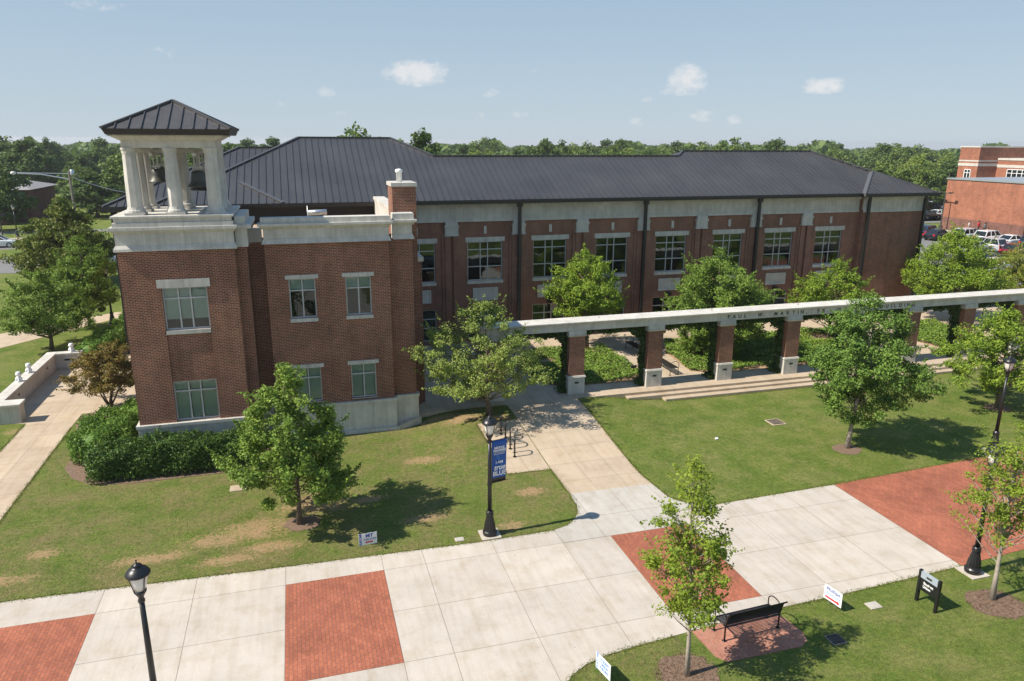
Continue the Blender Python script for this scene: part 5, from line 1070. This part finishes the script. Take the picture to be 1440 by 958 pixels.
for i, (p, x, y) in enumerate(far_lot):
    car('suv' if i % 2 else 'sedan', p, ('white sedan in the distant lot, first of its row', 'silver car between white and grey cars in the distant lot', 'grey sedan in the distant lot beside the silver car', 'black car on its own in the distant lot', 'white sedan beside the black car in the distant lot')[i], x, y, R(10))
car('sedan', 'white', 'white sedan driving past the feathery olive tree', -35.4, 104.6, R(4), 'moving_car', None)
car('sedan', 'red', 'red sedan on the drive beside the bell tower', -20.6, 94.0, R(80), 'parked_car', None)
car('suv', 'white', 'white car in front of the red one on the drive by the bell tower', -19.3, 86.6, R(80), 'parked_car', None)
# large brick building beyond the lot
fb = thing('campus_building', 'large orange brick building with a blank sunlit wall behind the parking lot', 'building', (97, 85, 0))
m = MB(); m.box(97.0, 128, 79.0, 92.9, 1.9, 7.6); m.build('wall', M['brick_far'], fb); m = MB(); m.box(96.95, 128, 78.95, 92.95, 0, 1.9); m.build('base_wall', M['brick_far_base'], fb)
m = MB(); m.box(96.85, 128.1, 78.85, 93.05, 7.6, 7.8); m.build('coping', M['steel'], fb)
m = MB(); m.box(97.2, 99, 60, 78.9, 0, 4.2); m.build('porch_wall', M['brick_far_base'], fb)
def lit_windows(parent, x, y0, y1, z0, z1, n=2):
    f = MB(); w_ = y1-y0
    f.box(x-.12, x-.02, y0, y1, z0-.15, z0); f.box(x-.12, x-.02, y0, y1, z1, z1+.12)
    for k in range(n*2+1): yy = y0+w_*k/(n*2); f.box(x-.12, x-.02, yy-.06, yy+.06, z0, z1)
    f.box(x-.11, x-.03, y0, y1, z0+(z1-z0)*.62, z0+(z1-z0)*.62+.09); o = f.build('window', M['white'], parent)
    g = MB(); g.face([(x-.05, y0, z0), (x-.05, y0, z1), (x-.05, y1, z1), (x-.05, y1, z0)]); g.build('glass', M['carglass'], o)
ub = thing('campus_building', 'tall red brick campus building with white bands and window rows behind the orange block', 'building', (125, 105, 0))
m = MB(); m.box(120, 132, 108.9, 113.1, 0, 12.2); m.box(124.5, 150, 60, 108.9, 0, 10.0); m.build('wall', M['brick_far'], ub)
m = MB()
for z0, z1, e in ((12.2, 12.45, .1), (8.9, 9.4, .06), (9.7-.0, 9.95, .04), (5.2, 6.1, .06), (6.3, 6.5, .35)): m.box(120-e, 132+e, 108.9-e, 113.1+e, z0, z1)
for z0, z1, e in ((10.0, 10.35, .1), (8.7, 9.2, .05), (6.3, 6.5, .3), (4.7, 5.9, .05)): m.box(124.5-e, 150, 60, 108.85, z0, z1)
m.build('white_band', M['stone_white'], ub)
lit_windows(ub, 120, 110.2, 111.5, 6.75, 8.2, 1)
for y in (104.6, 98.6, 92.6, 86.6): lit_windows(ub, 124.5, y-2.0, y+2.0, 6.7, 8.35); lit_windows(ub, 124.5, y-2.0, y+2.0, 2.9, 4.6)
m = MB(); m.box(128, 150, 66, 96, 10.35, 11.5); m.build('penthouse', M['white'], ub)
# people at the wall
def person(label, x, y, shirt, pants, skin, hair, h=1.75, hold=None, rz=0., stride=.12):
    t = thing('person', label, 'person', (x, y, .1)); t.rotation_euler = (0, 0, rz); k = h/1.75
    bm = bpy.data.meshes.new('body'); V = [(0, 0, .95), (0, 0, 1.12), (0, 0, 1.33), (0, 0, 1.46), (0, 0, 1.54), (0, .015, 1.64), (0, .01, 1.74),
         (.09, 0, .90), (.10, stride*.6, .50), (.10, stride, .09), (.10, stride+.14, .04), (-.09, 0, .90), (-.10, -stride*.4, .50), (-.10, -stride, .09), (-.10, -stride+.14, .04),
         (.18, 0, 1.41), (.235, -.02, 1.14), (.24, .08, .90), (.24, .12, .80), (-.18, 0, 1.41), (-.235, .0, 1.14), (-.24, .1, .92), (-.24, .14, .83)]
    Ed = [(0, 1), (1, 2), (2, 3), (3, 4), (4, 5), (5, 6), (0, 7), (7, 8), (8, 9), (9, 10), (0, 11), (11, 12), (12, 13), (13, 14), (2, 15), (15, 16), (16, 17), (17, 18), (2, 19), (19, 20), (20, 21), (21, 22)]
    Rd = [.14, .13, .155, .075, .055, .095, .075, .09, .062, .042, .04, .09, .062, .042, .04, .062, .046, .034, .035, .062, .046, .034, .035]
    bm.from_pydata([(a*k, b*k, c*k) for a, b, c in V], Ed, []); o = bpy.data.objects.new('body', bm); COL.objects.link(o)
    sk = o.modifiers.new('skin', 'SKIN'); ly = bm.skin_vertices[0] if bm.skin_vertices else None
    if ly is None: bm.attributes; 
    for i, r in enumerate(Rd): bm.skin_vertices[0].data[i].radius = (r*k, r*k*(.78 if i in (1, 2) else 1))
    bm.skin_vertices[0].data[0].use_root = True
    o.modifiers.new('sub', 'SUBSURF').levels = 1
    dg = bpy.context.evaluated_depsgraph_get(); me = bpy.data.meshes.new_from_object(o.evaluated_get(dg)); bpy.data.objects.remove(o)
    for mm in (skin, shirt, pants, M['tyre']): me.materials.append(mm)
    for p in me.polygons:
        c = p.center/k; p.use_smooth = True
        p.material_index = 3 if c.z < .10 else 2 if c.z < .98 and abs(c.x) < .2 else 1 if .98 <= c.z < 1.47 and (abs(c.x) < .2 or c.z > 1.15) else 0
    b = bpy.data.objects.new('body', me); COL.objects.link(b); b.parent = t
    m = MB(); m.lathe([(.1, .0), (.108, .05), (.09, .11), (.02, .14)], (0, -.01, 1.62), 12); m.v = [(a*k, c*k, d*k) for a, c, d in m.v]; m.build('hair', hair, t, True, world=False)
    m = MB()
    for s in (-1, 1): m.box(s*.035-.012, s*.035+.012, .095, .103, 1.645, 1.66)
    m.box(-.012, .012, .1, .125, 1.61, 1.64); m.box(-.025, .025, .093, .1, 1.58, 1.588); m.v = [(a*k, c*k, d*k) for a, c, d in m.v]; m.build('face', hair, t, world=False)
SK1, SK2 = plain('light_skin', (.45, .28, .2)), plain('dark_skin', (.16, .085, .055)); HB = plain('dark_hair', (.02, .015, .012)); CR, CW, CG, CD = plain('red_cloth', (.6, .04, .04), .8), plain('white_cloth', (.7, .7, .7), .8), plain('grey_cloth', (.16, .18, .2), .8), plain('dark_cloth', (.04, .045, .06), .8)
person('person in a white shirt walking along the brick wall', 96.0, 86.9, CW, CG, SK1, HB, 1.7, rz=R(200)); person('person in a red shirt walking along the brick wall', 95.9, 85.2, CR, CD, SK2, HB, 2.0, rz=R(190), stride=.18); person('person in dark grey clothes beside the one in red', 96.2, 84.4, CG, CD, SK2, HB, 1.75, rz=R(180))
bp_ = thing('bollard', 'short dark bollard on the walk by the brick wall', 'bollard', (96.2, 83.2, .1)); m = MB(); m.lathe([(.2, 0), (.2, .6), (.15, .7), (.17, .78), (.02, .86)], (0, 0, 0), 12); m.build('post', M['dark'], bp_, True, world=False)
def lot_light(label, x, y, h=7.2):
    t = thing('lot_light', label, 'street lamp', (x, y, 0), 'parking lot lights'); m = MB(); m.lathe([(.28, 0), (.28, .7), (.1, .72), (.085, h)], (0, 0, 0), 10); m.build('pole', M['bronze'], t, world=False)
    m = MB(); m.box(-.05, .05, -1.2, 1.2, h-.05, h+.05); 
    for s in (-1, 1): m.box(-.2, .2, s*1.0-.3, s*1.0+.3, h+.03, h+.18)
    m.build('lamp_head', M['bronze'], t, world=False)
lot_light('bronze parking light pole against the orange brick wall', 95.6, 91.6, 5.6)
for i, (x, y) in enumerate(((118, 135), (128, 142), (134, 138), (140, 150), (150, 158))): lot_light('pale parking light pole standing before the distant wood', x, y, 7.5)
# brick house, pole and signs on the far west side
hs = thing('brick_house', 'dark brick house with grey shingle roof beyond the road', 'house', (-48, 137, 0))
m = MB(); m.box(-75, -40.6, 136, 150, 0, 5.2); m.box(-62, -42.8, 132, 136, 0, 3.6); m.build('wall', M['brick_old'], hs)
m = MB(); m.face([(-76, 135.2, 5.1), (-40.0, 135.2, 5.1), (-44.0, 143, 6.5), (-76, 143, 6.5)]); m.face([(-76, 143, 6.5), (-44.0, 143, 6.5), (-40.0, 150.8, 5.1), (-76, 150.8, 5.1)]); m.face([(-40.0, 135.2, 5.1), (-40.0, 150.8, 5.1), (-44.0, 143, 6.5)]); m.build('roof', M['shingle'], hs)
m = MB(); m.face([(-62.5, 131.3, 3.4), (-42.2, 131.3, 3.4), (-42.2, 136.0, 4.9), (-62.5, 136.0, 4.9)]); m.face([(-62.5, 131.3, 3.3), (-42.2, 131.3, 3.3), (-42.2, 131.3, 3.5), (-62.5, 131.3, 3.5)]); m.build('porch_roof', M['dark'], hs)
for x, z, y in ((-44.6, 1.6, 132), (-52, 1.6, 132), (-43.2, 3.9, 136), (-41.6, 3.9, 136)):
    f = MB(); s_ = .75 if y == 132 else .4
    f.box(x-s_, x+s_, y-.08, y-.01, z-.1, z); f.box(x-s_, x+s_, y-.08, y-.01, z+1.3*s_/.75, z+1.4*s_/.75); f.box(x-s_, x-s_+.1, y-.08, y-.01, z, z+1.3*s_/.75); f.box(x+s_-.1, x+s_, y-.08, y-.01, z, z+1.3*s_/.75); o = f.build('window', M['white'], hs)
    g = MB(); g.face([(x-s_+.1, y-.03, z), (x+s_-.1, y-.03, z), (x+s_-.1, y-.03, z+1.3*s_/.75), (x-s_+.1, y-.03, z+1.3*s_/.75)]); g.build('glass', M['carglass'], o)
for i, (x, y, wd, lb) in enumerate(((-24, 196, 30, 'long low pale-roofed building among the far trees'), (150, 178, 12, 'small pale-roofed house deep among the trees beyond the hall'))):
    t = thing('far_house', lb, 'house', (x, y, 0)); m = MB(); m.box(x-wd/2, x+wd/2, y, y+10, 0, 4.4); m.build('wall', M['brick_old'], t); m = MB(); m.face([(x-wd/2-.5, y-.6, 4.3), (x+wd/2+.5, y-.6, 4.3), (x+wd/2+.5, y+5, 6.8), (x-wd/2-.5, y+5, 6.8)]); m.face([(x-wd/2-.5, y+5, 6.8), (x+wd/2+.5, y+5, 6.8), (x+wd/2+.5, y+10.6, 4.3), (x-wd/2-.5, y+10.6, 4.3)]); m.build('roof', M['shingle'], t)
up = thing('utility_pole', 'wooden utility pole with a long street light arm over the road', 'utility pole', (-25.4, 100.5, 0))
m = MB(); m.tube([(-25.4, 100.5, 0), (-25.4, 100.5, 9.3)], [.17, .12], 10); m.build('pole', M['wood_pole'], up); m = MB(); m.tube([(-25.4, 100.5, 8.3), (-28.3, 100.5, 8.9), (-30.8, 100.5, 9.05)], .07, 8); m.tube([(-25.4, 100.5, 8.95), (-30.8, 100.5, 9.12)], .04, 6); m.build('arm', M['steel'], up)
m = MB(); m.lathe([(.05, -.22), (.26, -.14), (.3, 0), (.2, .12), (.03, .16)], (-31.2, 100.5, 9.1), 14); m.build('lamp_head', M['globe'], up, True); m = MB(); m.lathe([(.2, 0), (.22, .1), (.22, .6), (.1, .7)], (-25.05, 100.4, 8.75), 12); m.build('transformer', M['steel'], up, True)
pw = MB(); a_, b_ = Vector((-25.2, 100.5, 8.6)), Vector((-8, 104, 8.3)); pw.tube([tuple(a_.lerp(b_, t)-Vector((0, 0, 4*2.2*t*(1-t)))) for t in np.linspace(0, 1, 13)], .035, 5); wo_ = pw.build('power_line', M['steel']); tag(wo_, 'sagging power line running from the utility pole behind the belfry', 'power line')
copy_tree(LP, (-36.5, 115.3, 0), label='dark lamp post beside the road in front of the brick house')
sg = thing('street_sign', 'dark flat-topped sign post by the far road before the brick house', 'sign', (-38.6, 116.4, 0)); m = MB(); m.tube([(-38.6, 116.4, 0), (-38.6, 116.4, 3.1)], .07, 8); m.build('post', M['dark'], sg); m = MB(); m.box(-39.25, -37.95, 116.34, 116.46, 2.75, 3.1); m.build('panel', M['dark'], sg)
copy_tree(LP, (-13.25, 57.9, 0), label='dark lamp post peeking out behind the bell tower wall by the far sidewalk')

# trees of the skyline: a few grown shapes, each copied as a tree of its own
def far_proto(name, prof, ncl, per, leaf, mat, seed, clr, trunk=.3, bark='bark'):
    r = make_tree(name, '', (0, 0, 0), prof, ncl, per, leaf, mat, trunk, seed, clr, 'tree', None, limb=.25, up=.45, flat=.8, shell=.5)
    return r
PROT = [far_proto('broadleaf_tree', [(1.0, 2.0), (2.4, 4.4), (5, 5.2), (7.5, 4.6), (9.5, 3.0), (11, .7)], 100, 62, .5, M['lf_wood'], 301, 1.1),
        far_proto('broadleaf_tree', [(1.2, 2.0), (2.6, 4.0), (5, 4.6), (7.5, 4.2), (10, 2.6), (11.5, .6)], 95, 62, .5, M['lf_wood2'], 302, 1.1),
        far_proto('broadleaf_tree', [(.8, 2.0), (2.2, 3.8), (4.4, 4.2), (6.5, 3.4), (8.2, 1.8), (9.2, .4)], 85, 62, .5, M['lf_wood3'], 303, 1.0),
        far_proto('broadleaf_tree', [(1.4, 2.4), (3, 4.8), (5.5, 5.6), (8, 5.2), (10.2, 3.8), (12, 1.2)], 120, 60, .55, M['lf_wood'], 304, 1.2),
        far_proto('conifer_tree', [(.6, 2.6), (3, 2.6), (6, 2.0), (9, 1.2), (11.5, .15)], 90, 60, .42, M['lf_wood2'], 305, .8),
        far_proto('pine_tree', [(6.5, 1.6), (7.6, 3.2), (9.4, 3.2), (11, 2.2), (12.2, .5)], 60, 66, .42, M['lf_wood2'], 306, .95)]
KL = ['mid-green broadleaf tree in the wood along the skyline', 'dark broadleaf tree in the wood along the skyline', 'yellow-green broadleaf tree in the wood along the skyline', 'mid-green broadleaf tree in the wood along the skyline', 'dark pointed conifer in the wood along the skyline', 'tall pine with a bare lower trunk along the skyline']
used = [False]*6; rt = random.Random(12)
def far_tree(k, x, y, s, label=None, sz=None, group=None):
    lb = label or KL[k]; gp = group or ('trees along the skyline' if label is None else None)
    sw__ = s*(1.25 if label is None else 1); sc = (sw__, sw__, s*(sz or 1)); rz = rt.uniform(0, 6.28)
    if used[k]: o = copy_tree(PROT[k], (x, y, gfall(x, y)), rz, lb, scale=sc)
    else: o = PROT[k]; used[k] = True; o.location = (x, y, gfall(x, y)); o.rotation_euler = (0, 0, rz); o.scale = sc; o['label'] = lb
    if gp: o['group'] = gp
    elif 'group' in o: del o['group']
def bpos(px, D): # spot on the ground along the bearing of a landmark seen from the road-side tower
    d = rr*((px-720)/1037.)+f_; d = Vector((d.x, d.y, 0)); d *= D/d.y; return d.x, d.y
n_far = 0
def clear(x, y): return not (92 < x < 155 and 55 < y < 118) and not (-78 < x < -40.5 and 128 < y < 152)
for D, step, hlo, hhi in ((150, 8.0, 9.3, 11.6), (185, 8.5, 10.2, 12.4), (230, 9.5, 10.6, 13.0), (285, 11, 11, 13.6)):
    x = -.62*D
    while x < 1.42*D:
        X = x+rt.uniform(-2.5, 2.5); Y = D+rt.uniform(-9, 12); b = X/Y
        kk = rt.choices([0, 1, 2, 3, 4, 5], [4, 4, 2.4, 3, .55, .25])[0]; H = (11, 11.5, 9.2, 12, 11.5, 12.2)[kk]
        hh = (rt.uniform(hlo-1.2, hhi+.7)+.0115*(D-150)*.8)*(1.0 if kk != 2 else .88)
        if -.03 < b < .62 and D == 150: x += step; continue
        if -.33 < b < -.2 and D == 150: x += step; continue
        if D == 150 and .62 < b < 1.1: X += 0; Y += 4
        if clear(X, Y) and n_far < 230: far_tree(kk, X, Y, hh/H); n_far += 1
        x += step*rt.uniform(.8, 1.25)
SPEC = [(0, -38.5, 118, 11.4, 'dark', None), ]
far_tree(1, -41.5, 123.5, 1.02, 'large dark tree standing in front of the brick house', .95)
far_tree(1, -32.5, 142, 1.05, 'round dark tree next to the utility pole', .58); far_tree(0, -41.0, 168, .72, 'mid-green tree rising behind the utility pole')
x, y = bpos(20, 200); far_tree(3, x, y, 1.22, 'tallest tree on the skyline above the brick house'); x, y = bpos(108, 230); far_tree(4, x, y, 1.2, 'dark pointed tree above the utility pole')
x, y = bpos(515, 100); far_tree(0, x, y, 1.22, 'broad tree rising behind the highest ridge of the hall roof', 1.06); x, y = bpos(601, 105); far_tree(1, x, y, 1.0, 'dense dark round tree just right of the high hall ridge', 1.18)
x, y = bpos(763, 190); far_tree(5, x, y, 1.05, 'dark pine crown standing above the middle of the hall roof', 1.08); x, y = bpos(945, 165); far_tree(4, x, y, .95, 'pointed tree above the roof where the ridge steps up', 1.1)
x, y = bpos(1008, 160); far_tree(3, x, y, .96, 'tall clumped tree above the higher east ridge', 1.2); x, y = bpos(1068, 175); far_tree(1, x, y, 1.0, 'broad dark crown above the higher east ridge', 1.2)
x, y = bpos(325, 62); far_tree(2, x, y+2, .6, 'bright green tree showing behind the belfry', 1.95)
for i, (px, D, k, s) in enumerate(((1255, 120, 0, .8), (1300, 126, 1, .78), (1322, 118, 2, .5), (1210, 128, 0, .85), (1345, 150, 1, .85))): x, y = bpos(px, D); far_tree(k, x, y, s, None)
# far-off wood behind them, one mass
n = 110000; th = rg.uniform(-.75, 1.15, n); Dw = rg.uniform(330, 1100, n); top = 8.5+3.2*np.sin(th*37+np.sin(th*91)*1.5)*np.cos(th*23)+Dw*.006
top += 2.0; P = np.stack([Dw*np.sin(th), Dw*np.cos(th), rg.uniform(0, 1, n)**.55*top-.0115*(Dw-150)], 1)
wd = leaf_mesh('distant_woods', P, rg.normal(size=(n, 3))+np.array([0, -.4, .5]), rg.uniform(1.6, 3.2, n)*(.7+Dw/900), M['lf_wood2'], None, rg, .8); tag(wd, 'far-off wood closing the horizon', 'woods', kind='stuff')

# ------------------------------------------------------------------ summer haze
hz = MB(); hz.box(-4100, 4100, -700, 6100, -90, 16.5)
hm = bpy.data.materials.new('haze'); hm.use_nodes = True; hn = hm.node_tree.nodes; hn.clear()
ho = hn.new('ShaderNodeOutputMaterial'); hv = hn.new('ShaderNodeVolumePrincipled'); hv.inputs['Color'].default_value = (.95, .97, 1, 1); hv.inputs['Density'].default_value = .00022; hv.inputs['Anisotropy'].default_value = .2
hm.node_tree.links.new(hv.outputs[0], ho.inputs['Volume'])
hob = hz.build('haze', hm); hob['kind'] = 'stuff'
